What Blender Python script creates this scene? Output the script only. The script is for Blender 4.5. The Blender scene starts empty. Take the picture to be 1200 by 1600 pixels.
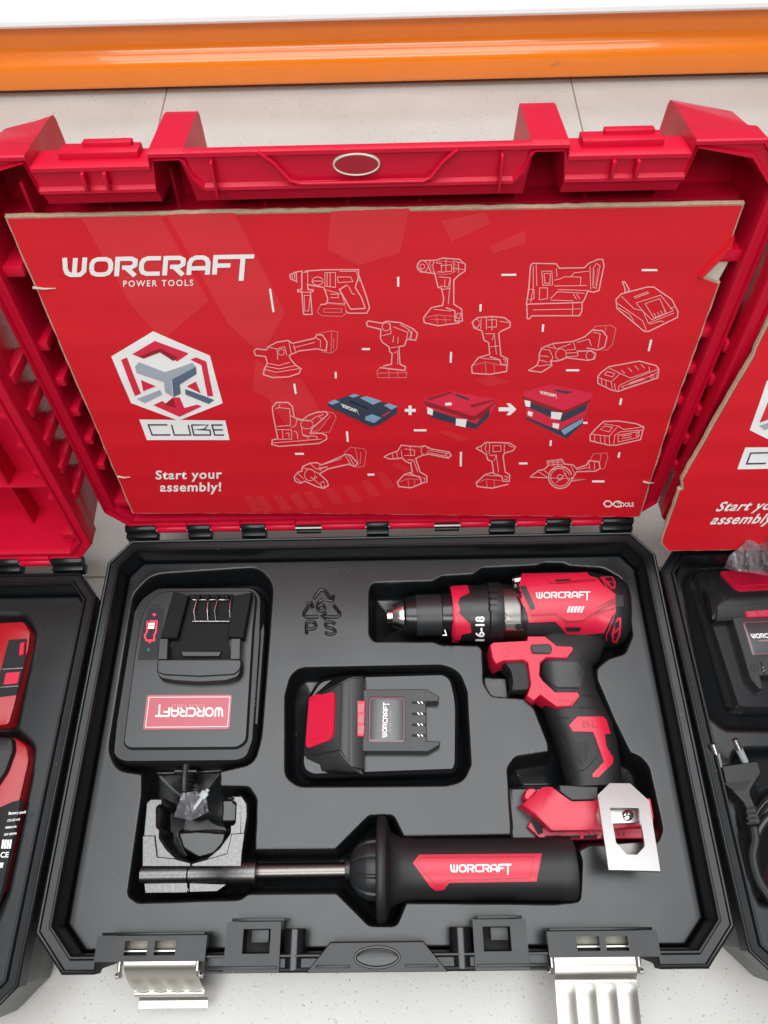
import bpy, bmesh, math, random
import numpy as np
from mathutils import Vector, Matrix
from mathutils.bvhtree import BVHTree
random.seed(7)
S = bpy.context.scene
COL = S.collection
PI = math.pi
# ------------------------------------------------------------------ camera
FPX = 1138.5                                   # focal length in photo pixels (photo 1200 x 1600)
CAM = Vector((.0110, .0277, .5383))
PITCH, YAW, ROLL = 1.0583, -.0250, -.0392
FW = Vector((math.sin(YAW)*math.cos(PITCH), math.cos(YAW)*math.cos(PITCH), -math.sin(PITCH)))
_r = Vector((math.cos(YAW), -math.sin(YAW), 0)); _u = _r.cross(FW)
CR = _r*math.cos(ROLL) + _u*math.sin(ROLL); CU = -_r*math.sin(ROLL) + _u*math.cos(ROLL)
cd = bpy.data.cameras.new('camera'); cam = bpy.data.objects.new('camera', cd); COL.objects.link(cam)
cd.sensor_fit = 'HORIZONTAL'; cd.sensor_width = 36; cd.lens = FPX/1200*36
cd.clip_start = .01; cd.clip_end = 60
cam.matrix_world = Matrix(((CR.x, CU.x, -FW.x, CAM.x), (CR.y, CU.y, -FW.y, CAM.y), (CR.z, CU.z, -FW.z, CAM.z), (0, 0, 0, 1)))
S.camera = cam
# ------------------------------------------------------------------ light
W = bpy.data.worlds.new('World'); S.world = W; W.use_nodes = True
bg = W.node_tree.nodes['Background']; bg.inputs[1].default_value = .17
_n = W.node_tree.nodes; _tc = _n.new('ShaderNodeTexCoord'); _sx = _n.new('ShaderNodeSeparateXYZ'); _rp = _n.new('ShaderNodeValToRGB')   # room: bright walls, dimmer ceiling between the lamps
_rp.color_ramp.elements[0].position = 0; _rp.color_ramp.elements[0].color = (1, 1, 1, 1); _rp.color_ramp.elements[1].position = .7; _rp.color_ramp.elements[1].color = (.16, .165, .17, 1)
W.node_tree.links.new(_tc.outputs['Generated'], _sx.inputs[0]); W.node_tree.links.new(_sx.outputs['Z'], _rp.inputs[0]); W.node_tree.links.new(_rp.outputs[0], bg.inputs[0])
def area(name, loc, tgt, sx, sy, power, col=(1, 1, 1)):
    d = bpy.data.lights.new(name, 'AREA'); d.shape = 'RECTANGLE'; d.size = sx; d.size_y = sy; d.energy = power; d.color = col
    o = bpy.data.objects.new(name, d); COL.objects.link(o); o.location = loc
    o.rotation_euler = (Vector(tgt)-Vector(loc)).to_track_quat('-Z', 'Y').to_euler()
    return o
area('overhead_light', (-.02, .32, 2.5), (-.02, .321, 0), 2.5, 1.9, 74, (.955, .985, 1))
area('overhead_light', (.2, 2.6, 2.5), (.1, 1.2, 0), 2.6, .6, 22, (1, .99, .97))  # added fill over the back, brightens the far floor; no fixture known there
area('front_lamp', (-.3, -1.7, 2.4), (0, .3, .1), 2.4, .8, 50, (1, .985, .96))
vs = S.view_settings; vs.view_transform = 'Standard'; vs.look = 'None'; vs.gamma = 1; vs.use_curve_mapping = False; vs.exposure = .2
S.render.engine = 'CYCLES'
# ------------------------------------------------------------------ measuring helpers (photo pixel -> point on a real plane)
def ray(u, v): return FW + CR*((u-600)/FPX) - CU*((v-800)/FPX)
def Wp(u, v, z):
    d = ray(u, v); return CAM + d*((z-CAM.z)/d.z)
class Frame:
    def __init__(s, o, ex, ey):
        s.o = Vector(o); s.ex = Vector(ex).normalized(); s.ey = Vector(ey).normalized(); s.n = s.ex.cross(s.ey).normalized()
    def pt(s, a, b, h=0): return s.o + s.ex*a + s.ey*b + s.n*h
    def px(s, u, v, h=0):
        d = ray(u, v); o = s.o + s.n*h; k = (o-CAM).dot(s.n)/d.dot(s.n); q = CAM + d*k - s.o
        return q.dot(s.ex), q.dot(s.ey)
GROUND = Frame((0, 0, 0), (1, 0, 0), (0, 1, 0))
CW, CD, CH = .45, .3085, .065                 # case footprint and tray height; tray rim is z = 0, floor is z = -CH
LA = 1.4009                                    # lid opening angle
LID = Frame((0, CD+.008, .004), (1, 0, 0), (0, math.cos(LA), math.sin(LA)))   # +n faces the viewer
CARD = Frame(LID.pt(0, 0, .0035), LID.ex, LID.ey - LID.n*.034)
# ------------------------------------------------------------------ materials
def mat(name, col, rough=.5, metal=0, bump=0, bscale=800, var=0, vscale=30, spec=.5, coat=0, emit=None, stretch=None, rvar=0, dust=0):
    m = bpy.data.materials.new(name); m.use_nodes = True; nt = m.node_tree; b = nt.nodes['Principled BSDF']
    b.inputs['Base Color'].default_value = (*col, 1); b.inputs['Roughness'].default_value = rough; b.inputs['Metallic'].default_value = metal
    b.inputs['Specular IOR Level'].default_value = spec; b.inputs['Coat Weight'].default_value = coat
    if emit: b.inputs['Emission Color'].default_value = (*emit[0], 1); b.inputs['Emission Strength'].default_value = emit[1]
    tc = nt.nodes.new('ShaderNodeTexCoord'); src = tc.outputs['Object']
    if stretch:
        mp = nt.nodes.new('ShaderNodeMapping'); mp.inputs['Scale'].default_value = stretch; nt.links.new(src, mp.inputs[0]); src = mp.outputs[0]
    def noise(sc, det=4):
        n = nt.nodes.new('ShaderNodeTexNoise'); n.inputs['Scale'].default_value = sc; n.inputs['Detail'].default_value = det
        nt.links.new(src, n.inputs['Vector']); return n.outputs['Fac']
    if bump:
        bp = nt.nodes.new('ShaderNodeBump'); bp.inputs['Strength'].default_value = bump; bp.inputs['Distance'].default_value = min(.0004, .035/bscale)
        nt.links.new(noise(bscale), bp.inputs['Height']); nt.links.new(bp.outputs[0], b.inputs['Normal'])
    if var:
        mx = nt.nodes.new('ShaderNodeMixRGB'); mx.inputs[1].default_value = (*[c*(1-var) for c in col], 1); mx.inputs[2].default_value = (*[min(1, c*(1+var)) for c in col], 1)
        nt.links.new(noise(vscale, 6), mx.inputs[0]); nt.links.new(mx.outputs[0], b.inputs['Base Color'])
    if dust:
        r = nt.nodes.new('ShaderNodeValToRGB'); r.color_ramp.elements[0].position = .765; r.color_ramp.elements[1].position = .80
        r.color_ramp.elements[0].color = (0, 0, 0, 1); r.color_ramp.elements[1].color = (dust, dust, dust, 1); nt.links.new(noise(420, 2), r.inputs[0])
        md = nt.nodes.new('ShaderNodeMixRGB'); md.inputs[2].default_value = (.35, .35, .34, 1); nt.links.new(r.outputs[0], md.inputs[0])
        l = b.inputs['Base Color'].links
        if l: nt.links.new(l[0].from_socket, md.inputs[1])
        else: md.inputs[1].default_value = (*col, 1)
        nt.links.new(md.outputs[0], b.inputs['Base Color'])
    if rvar:
        mr = nt.nodes.new('ShaderNodeMapRange'); mr.inputs['To Min'].default_value = rough-rvar; mr.inputs['To Max'].default_value = rough+rvar
        nt.links.new(noise(vscale*2, 5), mr.inputs[0]); nt.links.new(mr.outputs[0], b.inputs['Roughness'])
    return m
M = dict(
    case=mat('case_black_plastic', (.006, .007, .008), .30, bump=.35, bscale=1500, rvar=.06, spec=.38, dust=.5),
    gloss=mat('gloss_black_plastic', (.007, .0075, .0085), .22, bump=.1, bscale=300),
    insert=mat('insert_plastic', (.007, .008, .009), .28, bump=.25, bscale=1400, var=.06, vscale=14, rvar=.06, spec=.52, dust=.5),
    red=mat('red_case_plastic', (.53, .0035, .028), .38, bump=.5, bscale=1300, rvar=.08, spec=.28, var=.06, vscale=25),
    tool_red=mat('tool_red_plastic', (.56, .009, .042), .38, bump=.5, bscale=2200, rvar=.04, spec=.5),
    dark=mat('tool_black_plastic', (.0105, .011, .012), .38, bump=.5, bscale=2200),
    rubber=mat('black_rubber', (.013, .013, .014), .5, spec=.38, bump=.5, bscale=1800),
    grey=mat('dark_grey_plastic', (.017, .0185, .020), .42, spec=.5, bump=.4, bscale=2000),
    deck=mat('charger_grey_plastic', (.014, .0155, .017), .33, spec=.58, bump=.4, bscale=2000),
    matt=mat('matt_black_plastic', (.006, .0065, .007), .6, spec=.18, bump=.3, bscale=1500),
    oldred=mat('warm_tool_red_plastic', (.36, .006, .012), .36, bump=.4, bscale=2000, spec=.5),
    hole=mat('dark_hollow', (.004, .004, .004), .7),
    print_=mat('red_board_print', (.64, .011, .022), .38, bump=.22, bscale=26, stretch=(.35, 1, 2.6), var=.07, vscale=9, spec=.3),
    band=mat('pale_red_print', (.65, .022, .031), .38, bump=.22, bscale=26, stretch=(.35, 1, 2.6)),
    kraft=mat('kraft_board', (.34, .24, .15), .85, bump=.9, bscale=260, var=.3, vscale=160),
    paper=mat('torn_paper', (.52, .47, .40), .9, bump=.9, bscale=300, var=.25, vscale=120),
    white=mat('white_print', (.86, .85, .84), .45),
    line=mat('pale_line_print', (.80, .38, .38), .45),
    pink=mat('pink_line_print', (.72, .15, .16), .45),
    navy=mat('navy_print', (.035, .045, .075), .4), blue=mat('blue_print', (.22, .36, .50), .4),
    greyblue=mat('greyblue_print', (.36, .40, .46), .4), slate=mat('slate_print', (.10, .14, .21), .4), deepred=mat('deep_red_print', (.30, .012, .02), .4),
    brightred=mat('bright_red_print', (.70, .02, .06), .4),
    steel=mat('polished_steel', (.72, .69, .66), .22, 1, bump=.1, bscale=900),
    rod=mat('rod_steel', (.17, .155, .148), .32, 1, bump=.3, bscale=1500),
    cast=mat('cast_metal', (.13, .128, .126), .34, 1, bump=2.6, bscale=900, var=.35, vscale=500),
    gear=mat('gear_housing_metal', (.16, .15, .145), .36, 1, bump=.3, bscale=900),
    nickel=mat('nickel_plate', (.50, .48, .445), .33, 1, bump=.15, bscale=60, rvar=.06),
    hook=mat('bright_zinc_plate', (.64, .64, .635), .36, 1, bump=.2, bscale=900),
    label=mat('dull_red_label', (.40, .03, .055), .36, spec=.8), tag=mat('grey_label', (.035, .037, .041), .33, spec=.8),
    orange=mat('orange_beam_paint', (.93, .23, .010), .28, var=.06, vscale=12, bump=.1, bscale=150, coat=.5),
    shelf=mat('white_shelf_paint', (.86, .87, .87), .4, var=.02),
    ledred=mat('lit_red_led', (.8, .02, .05), .4, emit=((1, .03, .08), .9)),
    ledhot=mat('lit_white_led', (1, .7, .7), .4, emit=((1, .55, .58), 2.2)),
    ledgreen=mat('green_indicator', (.01, .10, .085), .4),
    display=mat('indicator_panel', (.02, .02, .022), .45, spec=.25),
    cable=mat('black_cable', (.014, .014, .015), .42), tie=mat('clear_white_nylon', (.34, .37, .38), .35),
    pin=mat('plug_pin_metal', (.75, .73, .70), .25, 1),
    tyellow=mat('kraft_edge_light', (.44, .33, .22), .85, bump=.8, bscale=400, var=.35, vscale=300),
)
def floor_mat():
    m = bpy.data.materials.new('pale_speckled_floor_tile'); m.use_nodes = True; nt = m.node_tree; b = nt.nodes['Principled BSDF']; L = nt.links
    tc = nt.nodes.new('ShaderNodeTexCoord')
    def noise(sc, det=5, r=.6):
        n = nt.nodes.new('ShaderNodeTexNoise'); n.inputs['Scale'].default_value = sc; n.inputs['Detail'].default_value = det; n.inputs['Roughness'].default_value = r; L.new(tc.outputs['Object'], n.inputs['Vector']); return n.outputs['Fac']
    def ramp(f, a, b_, ca, cb):
        r = nt.nodes.new('ShaderNodeValToRGB'); r.color_ramp.elements[0].position = a; r.color_ramp.elements[1].position = b_
        r.color_ramp.elements[0].color = (*ca, 1); r.color_ramp.elements[1].color = (*cb, 1); L.new(f, r.inputs[0]); return r.outputs[0]
    def mul(a, c):
        x = nt.nodes.new('ShaderNodeMixRGB'); x.blend_type = 'MULTIPLY'; x.inputs[0].default_value = 1; L.new(a, x.inputs[1]); L.new(c, x.inputs[2]); return x.outputs[0]
    base = ramp(noise(9), .35, .68, (.455, .44, .415), (.505, .49, .465))
    speck = ramp(noise(330, 3, .5), .27, .34, (.33, .28, .23), (1, 1, 1))
    patch = ramp(noise(11, 3), .50, .58, (1, 1, 1), (0, 0, 0))
    mx = nt.nodes.new('ShaderNodeMixRGB'); mx.blend_type = 'LIGHTEN'; mx.inputs[0].default_value = 1; L.new(speck, mx.inputs[1]); L.new(patch, mx.inputs[2])
    speck2 = ramp(noise(520, 2, .5), .27, .34, (.45, .4, .34), (1, 1, 1))
    br = nt.nodes.new('ShaderNodeTexBrick'); br.offset = 0; br.inputs['Scale'].default_value = 1; br.inputs['Brick Width'].default_value = .573; br.inputs['Row Height'].default_value = .573
    br.inputs['Mortar Size'].default_value = .0012; br.inputs['Color1'].default_value = br.inputs['Color2'].default_value = (1, 1, 1, 1); br.inputs['Mortar'].default_value = (.45, .44, .43, 1)
    mp = nt.nodes.new('ShaderNodeMapping'); mp.inputs['Location'].default_value = (.300, .269, 0); L.new(tc.outputs['Object'], mp.inputs[0]); L.new(mp.outputs[0], br.inputs['Vector'])
    L.new(mul(mul(mul(base, mx.outputs[0]), speck2), br.outputs['Color']), b.inputs['Base Color'])
    b.inputs['Roughness'].default_value = .30
    return m
def clear_mat():
    m = bpy.data.materials.new('clear_film'); m.use_nodes = True; nt = m.node_tree; L = nt.links
    out = nt.nodes['Material Output']; nt.nodes.remove(nt.nodes['Principled BSDF'])
    t = nt.nodes.new('ShaderNodeBsdfTransparent'); t.inputs[0].default_value = (.9, .9, .93, 1)
    g = nt.nodes.new('ShaderNodeBsdfGlossy'); g.inputs['Roughness'].default_value = .2
    d = nt.nodes.new('ShaderNodeBsdfDiffuse'); d.inputs[0].default_value = (.75, .74, .80, 1)
    m1 = nt.nodes.new('ShaderNodeMixShader'); m1.inputs[0].default_value = .15; L.new(t.outputs[0], m1.inputs[1]); L.new(d.outputs[0], m1.inputs[2])
    mx = nt.nodes.new('ShaderNodeMixShader'); fr = nt.nodes.new('ShaderNodeFresnel'); fr.inputs[0].default_value = 1.5
    L.new(fr.outputs[0], mx.inputs[0]); L.new(m1.outputs[0], mx.inputs[1]); L.new(g.outputs[0], mx.inputs[2]); L.new(mx.outputs[0], out.inputs[0])
    return m
M['floor'] = floor_mat(); M['film'] = clear_mat()
# ------------------------------------------------------------------ object helpers
BASE = {}
def thing(name, label, cat, loc, group=None):
    o = bpy.data.objects.new(name, None); COL.objects.link(o); o.location = loc; o.empty_display_size = .02
    o['label'] = label; o['category'] = cat
    if group: o['group'] = group
    BASE[o] = Vector(loc); return o
SPLIT = {'lid_rib', 'latch_seat', 'inner_rib', 'side_tab', 'side_grip', 'grip_ridge', 'rail_slot', 'strain_slot', 'latch_window', 'contact_wire', 'slot_block', 'red_light', 'lit_bar', 'pale_stripe', 'dash_mark', 'screw_tower', 'contact_block',
         'locating_pip', 'vent_slot', 'contact_blade', 'crease', 'shell_slot', 'pictured_latch', 'pictured_corner', 'pictured_tray', 'slash_mark', 'badge_dark_red', 'badge_red', 'badge_grey', 'badge_slate', 'pictured_ridge'}
def islands(bm):
    seen = set(); out = []
    for v in bm.verts:
        if v in seen: continue
        st = [v]; seen.add(v); isl = []
        while st:
            q = st.pop(); isl.append(q)
            for e in q.link_edges:
                o = e.other_vert(q)
                if o not in seen: seen.add(o); st.append(o)
        out.append(isl)
    return out
def obj(name, bm, m, parent=None, smooth=35, label=None):
    if name in SPLIT:
        isl = islands(bm)
        if len(isl) > 1:
            last = None
            for k in range(len(isl)):
                nb = bm.copy(); nb.verts.ensure_lookup_table(); bm.verts.index_update()
                ids = {v.index for v in isl[k]}; bmesh.ops.delete(nb, geom=[v for v in nb.verts if v.index not in ids], context='VERTS')
                last = obj1(name, nb, m, parent, smooth, label)
            bm.free(); return last
    return obj1(name, bm, m, parent, smooth, label)
def obj1(name, bm, m, parent=None, smooth=35, label=None):
    """link a bmesh given in world coordinates as one object under its thing or part"""
    off = BASE.get(parent, Vector())
    if parent is not None and parent not in BASE: off = Vector()
    bm.normal_update()
    me = bpy.data.meshes.new(name)
    if off.length: bmesh.ops.translate(bm, vec=-off, verts=bm.verts)
    bm.to_mesh(me); bm.free()
    if smooth:
        me.polygons.foreach_set('use_smooth', [True]*len(me.polygons)); me.set_sharp_from_angle(angle=math.radians(smooth))
    me.materials.append(M[m] if isinstance(m, str) else m)
    o = bpy.data.objects.new(name, me); COL.objects.link(o); BASE[o] = off
    if parent: o.parent = parent
    if label: o['label'] = label
    return o
def tag(o, label=None, cat=None, group=None, kind=None):
    for k, v in (('label', label), ('category', cat), ('group', group), ('kind', kind)):
        if v: o[k] = v
    return o
def copy_tree(o, parent=None, skip=()):
    c = o.copy(); COL.objects.link(c); c.parent = parent
    for ch in list(o.children):
        if ch.name.split('.')[0] not in skip: copy_tree(ch, c, skip)
    return c
# ------------------------------------------------------------------ shape helpers
def sm(a): a = np.clip(a, 0, 1); return a*a*(3-2*a)
def area2(p): return sum(p[i][0]*p[(i+1) % len(p)][1]-p[(i+1) % len(p)][0]*p[i][1] for i in range(len(p)))
def ccw(p): return list(p) if area2(p) > 0 else list(p)[::-1]
def rnd(p, r, n=5):
    """round a polygon's corners; r one radius or one per corner"""
    out = []; N = len(p); rr = r if isinstance(r, (list, tuple)) else [r]*N
    for i in range(N):
        a, b, c = Vector(p[i-1][:2]), Vector(p[i][:2]), Vector(p[(i+1) % N][:2])
        d1, d2 = a-b, c-b; l = min(rr[i], d1.length*.48, d2.length*.48)
        if l < 1e-6 or rr[i] == 0: out.append(tuple(b)); continue
        s, e = b+d1.normalized()*l, b+d2.normalized()*l
        for k in range(n+1):
            t = k/n; q = s*(1-t)**2 + b*2*t*(1-t) + e*t*t; out.append((q.x, q.y))
    return out
def inset(p, d):
    N = len(p); out = []
    for i in range(N):
        a, b, c = Vector(p[i-1]), Vector(p[i]), Vector(p[(i+1) % N])
        e1, e2 = (b-a), (c-b)
        e1 = e1.normalized() if e1.length > 1e-9 else e2.normalized(); e2 = e2.normalized() if e2.length > 1e-9 else e1
        n1, n2 = Vector((-e1.y, e1.x)), Vector((-e2.y, e2.x)); m = n1+n2
        k = m.dot(n1); m = m/k if k > .35 else m.normalized()*1.6
        out.append((b.x+m.x*d, b.y+m.y*d))
    return out
def loft(bm, rings, closed=True, cap0=True, cap1=True):
    V = [[bm.verts.new(p) for p in r] for r in rings]; n = len(rings[0])
    for a, b in zip(V, V[1:]):
        for i in range(n if closed else n-1):
            j = (i+1) % n
            try: bm.faces.new((a[i], a[j], b[j], b[i]))
            except ValueError: pass
    for c, r in ((cap0, V[0]), (cap1, V[-1])):
        if c:
            f = bm.faces.new(r); f.normal_update(); bmesh.ops.triangulate(bm, faces=[f])
    return V
def prism(poly, fr, prof, bm=None, cap0=True):
    """polygon in a frame's coordinates raised through (inset, height) steps"""
    bm = bm or bmesh.new(); p = ccw(poly)
    nb = bmesh.new()
    loft(nb, [[fr.pt(a, b, h) for a, b in (inset(p, d) if d else p)] for d, h in prof], cap0=cap0)
    bmesh.ops.recalc_face_normals(nb, faces=nb.faces)
    return merge(bm, nb)
def merge(bm, nb):
    me = bpy.data.meshes.new('t'); nb.to_mesh(me); nb.free(); bm.from_mesh(me); bpy.data.meshes.remove(me); return bm
def slab(px, z, prof, bm=None, r=0, cap0=True):
    """outline given in photo pixels, stood on the plane height z; prof heights are world heights"""
    p = rnd(px, r) if r else px
    return prism([(Wp(u, v, z).x, Wp(u, v, z).y) for u, v in p], GROUND, prof, bm, cap0)
def holed(outer, holes, fr, h0, h1, bm=None):
    """plate with openings"""
    nb = bmesh.new()
    for h in (h0, h1):
        E = []
        for lp in [ccw(outer)]+[ccw(q)[::-1] for q in holes]:
            vs_ = [nb.verts.new(fr.pt(a, b, h)) for a, b in lp]
            E += [nb.edges.new((vs_[i], vs_[(i+1) % len(vs_)])) for i in range(len(vs_))]
        bmesh.ops.triangle_fill(nb, edges=E, use_beauty=True)
    for lp in [outer]+list(holes):
        a = [nb.verts.new(fr.pt(x, y, h0)) for x, y in lp]; b = [nb.verts.new(fr.pt(x, y, h1)) for x, y in lp]
        for i in range(len(lp)): j = (i+1) % len(lp); nb.faces.new((a[i], a[j], b[j], b[i]))
    bmesh.ops.remove_doubles(nb, verts=nb.verts, dist=1e-6); bmesh.ops.recalc_face_normals(nb, faces=nb.faces)
    return merge(bm or bmesh.new(), nb)
def boxf(fr, x0, x1, y0, y1, h0, h1, bm=None, bev=.0006):
    nb = bmesh.new()
    loft(nb, [[fr.pt(a, b, h) for a, b in ((x0, y0), (x1, y0), (x1, y1), (x0, y1))] for h in (h0, h1)])
    bmesh.ops.dissolve_limit(nb, angle_limit=.01, verts=nb.verts, edges=nb.edges)
    bmesh.ops.recalc_face_normals(nb, faces=nb.faces)
    if bev: bmesh.ops.bevel(nb, geom=list(nb.edges), offset=bev, segments=2, profile=.5, affect='EDGES')
    return merge(bm or bmesh.new(), nb)
def tube(pts, r, bm=None, n=10, closed=False):
    nb = bmesh.new(); P = [Vector(p) for p in pts]; N = len(P); rings = []; up = None
    for i in range(N):
        t = (P[(i+1) % N]-P[i-1]) if closed or 0 < i < N-1 else (P[1]-P[0] if i == 0 else P[-1]-P[-2])
        t.normalize()
        if up is None: up = Vector((0, 0, 1)) if abs(t.z) < .9 else Vector((1, 0, 0))
        s = t.cross(up).normalized(); up = s.cross(t).normalized()
        rr = r[i] if isinstance(r, (list, tuple)) else r
        rings.append([P[i]+(s*math.cos(2*PI*k/n)+up*math.sin(2*PI*k/n))*rr for k in range(n)])
    if closed: rings.append(rings[0])
    loft(nb, rings, cap0=not closed, cap1=not closed)
    if closed: bmesh.ops.remove_doubles(nb, verts=nb.verts, dist=1e-6)
    bmesh.ops.recalc_face_normals(nb, faces=nb.faces)
    return merge(bm or bmesh.new(), nb)
def smoothline(pts, n=6):
    P = [Vector(p) for p in pts]; out = []
    for i in range(len(P)-1):
        a, b, c, d = P[max(i-1, 0)], P[i], P[i+1], P[min(i+2, len(P)-1)]
        for k in range(n):
            t = k/n; out.append(.5*((2*b)+(c-a)*t+(2*a-5*b+4*c-d)*t*t+(3*b-a-3*c+d)*t**3))
    return out+[P[-1]]
def sweep(st, z, bm=None, n=48, ex=2.0):
    """st: (px, py, half width in px, half height in m or None = round[, centre height]) along a spine lying near height z"""
    nb = bmesh.new(); C = [Wp(s[0], s[1], s[4] if len(s) > 4 else z) for s in st]; rings = []
    T0 = (C[-1]-C[0]); T0.z = 0; T0.normalize()
    for i, s in enumerate(st):
        a = i
        while a > 0 and (C[i]-C[a]).length < 1e-5: a -= 1
        b = i
        while b < len(C)-1 and (C[b]-C[i]).length < 1e-5: b += 1
        t = C[b]-C[a]; t.z = 0
        t = T0 if len(st) < 3 or s[3] is None or t.length < 1e-6 else t.normalized()
        sd = Vector((t.y, -t.x, 0)); w = s[2]*(C[i]-CAM).dot(FW)/FPX; hh = w if s[3] is None else s[3]
        rg = []
        for k in range(n):
            c, q = math.cos(2*PI*k/n), math.sin(2*PI*k/n)
            rg.append(C[i]+sd*(w*math.copysign(abs(c)**(2/ex), c))+Vector((0, 0, hh*math.copysign(abs(q)**(2/ex), q))))
        rings.append(rg)
    loft(nb, rings); bmesh.ops.recalc_face_normals(nb, faces=nb.faces)
    return merge(bm or bmesh.new(), nb)
# ---- flat shapes drawn in photo pixels and laid on a real surface
def ribbon(nb, pts, w, closed=False):
    P = [Vector(p[:2]) for p in pts]
    Q = [P[0]]
    for p in P[1:]:
        if (p-Q[-1]).length > 1e-4: Q.append(p)
    if closed and (Q[0]-Q[-1]).length < 1e-4: Q.pop()
    P = Q; N = len(P)
    if N < 2: return
    Lf, Rt = [], []
    for i in range(N):
        if closed or 0 < i < N-1:
            e1 = (P[i]-P[i-1]).normalized(); e2 = (P[(i+1) % N]-P[i]).normalized()
        elif i == 0: e1 = e2 = (P[1]-P[0]).normalized()
        else: e1 = e2 = (P[-1]-P[-2]).normalized()
        n1, n2 = Vector((-e1.y, e1.x)), Vector((-e2.y, e2.x)); m = n1+n2; k = m.dot(n1)
        m = m/k if k > .5 else (m.normalized()*1.4 if m.length > 1e-6 else n1)
        Lf.append(nb.verts.new((*(P[i]+m*w/2), 0))); Rt.append(nb.verts.new((*(P[i]-m*w/2), 0)))
    for i in range(N if closed else N-1):
        j = (i+1) % N
        try: nb.faces.new((Lf[i], Lf[j], Rt[j], Rt[i]))
        except ValueError: pass
def flat_polys(polys, nb=None):
    nb = nb or bmesh.new()
    for p in polys:
        f = nb.faces.new([nb.verts.new((*q[:2], 0)) for q in ccw([tuple(x[:2]) for x in p])]); f.normal_update(); bmesh.ops.triangulate(nb, faces=[f])
    return nb
def flat_strokes(lines, w, closed=False, nb=None):
    nb = nb or bmesh.new()
    for l in lines: ribbon(nb, l, w, closed)
    return nb
def lay(nb, m, t=.00015, skirt=0, maxlen=None, jit=1.2e-5):
    """map a flat pixel-space bmesh onto a surface map m(u, v, lift); connected pieces get tiny different lifts"""
    if maxlen:
        for _ in range(7):
            es = [e for e in nb.edges if (e.verts[0].co-e.verts[1].co).length > maxlen]
            if not es: break
            bmesh.ops.subdivide_edges(nb, edges=es, cuts=1); nb.normal_update(); bmesh.ops.triangulate(nb, faces=[f for f in nb.faces if len(f.verts) > 3])
    nb.verts.index_update(); seen = {}; g = 0
    for v in nb.verts:
        if v in seen: continue
        st = [v]; seen[v] = g
        while st:
            q = st.pop()
            for e in q.link_edges:
                o = e.other_vert(q)
                if o not in seen: seen[o] = g; st.append(o)
        g += 1
    base = {v: v.co.copy() for v in nb.verts}
    if skirt:
        be = [e for e in nb.edges if e.is_boundary]
        r = bmesh.ops.extrude_edge_only(nb, edges=be); nv = [x for x in r['geom'] if isinstance(x, bmesh.types.BMVert)]
        for x in nv: x.co = m(x.co.x, x.co.y, -skirt)
    for v, c in base.items(): v.co = m(c.x, c.y, t+jit*(seen[v] % 9))
    bmesh.ops.recalc_face_normals(nb, faces=nb.faces)
    # top faces must look at the viewer side
    s = sum((CAM-f.calc_center_median()).dot(f.normal) for f in nb.faces)
    if s < 0: bmesh.ops.reverse_faces(nb, faces=nb.faces)
    return nb
def on_frame(fr, h=0, ref=None):
    def m(u, v, l):
        a, b = (ref or fr).px(u, v, h); return fr.pt(a, b, h+l)
    return m
def on_z(z): return lambda u, v, l: Wp(u, v, z)+Vector((0, 0, l))
def on_mesh(tree, z):
    """lay on modelled surfaces: where the measuring ray meets them"""
    def m(u, v, l):
        d = ray(u, v).normalized(); hit = tree.ray_cast(CAM, d)
        if hit[0] is None: return Wp(u, v, z)+Vector((0, 0, l))
        n = hit[1] if hit[1].z > 0 else -hit[1]
        return hit[0]+n*l
    return m
def tree_of(*bms):
    nb = bmesh.new()
    for b in bms:
        me = bpy.data.meshes.new('t'); b.to_mesh(me); nb.from_mesh(me); bpy.data.meshes.remove(me)
    bmesh.ops.triangulate(nb, faces=nb.faces)
    return BVHTree.FromBMesh(nb)
def txt(body, org, ex, ey, bold=0, shear=0, align='LEFT', space=1.0):
    """lettering: org = pixel of the baseline start, ex / ey = pixel vectors of one em"""
    cu = bpy.data.curves.new('t', 'FONT'); cu.body = body; cu.offset = bold; cu.shear = shear; cu.align_x = align; cu.space_character = space; cu.resolution_u = 3
    o = bpy.data.objects.new('t', cu); COL.objects.link(o); dg = bpy.context.evaluated_depsgraph_get(); dg.update()
    me = bpy.data.meshes.new_from_object(o.evaluated_get(dg)); nb = bmesh.new(); nb.from_mesh(me)
    bpy.data.objects.remove(o); bpy.data.curves.remove(cu); bpy.data.meshes.remove(me)
    ex, ey = Vector(ex), Vector(ey)
    for v in nb.verts:
        q = Vector(org)+ex*v.co.x+ey*v.co.y; v.co = (q.x, q.y, 0)
    bmesh.ops.remove_doubles(nb, verts=nb.verts, dist=1e-5)
    return nb
GLY = [  # maker's lettering: (advance, strokes)
    (1.14, [[(.0, 1), (.07, .42), (.16, .2), (.34, .1), (.75, .1), (.92, .28), (.92, 1)], [(.49, .98), (.49, .12)]]),
    (1.16, [[(.12, .35), (.12, .65), (.2, .82), (.38, .9), (.72, .9), (.9, .82), (.98, .65), (.98, .35), (.9, .18), (.72, .1), (.38, .1), (.2, .18), (.12, .35)]]),
    (1.10, [[(.12, 0), (.12, .9), (.74, .9), (.92, .8), (.92, .56), (.76, .44), (.34, .44)], [(.56, .40), (.96, .0)]]),
    (1.08, [[(.98, .9), (.38, .9), (.2, .82), (.12, .65), (.12, .35), (.2, .18), (.38, .1), (.98, .1)]]),
    (1.10, [[(.12, 0), (.12, .9), (.74, .9), (.92, .8), (.92, .56), (.76, .44), (.34, .44)], [(.56, .40), (.96, .0)]]),
    (1.16, [[(.12, 0), (.12, .62), (.2, .8), (.38, .9), (.70, .9), (.88, .8), (.96, .62), (.96, 0)], [(.20, .34), (.88, .34)]]),
    (1.95, [[(.12, 0), (.12, .9), (1.86, .9)], [(.2, .46), (.82, .46)], [(1.36, .82), (1.36, -.34)]])]
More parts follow.
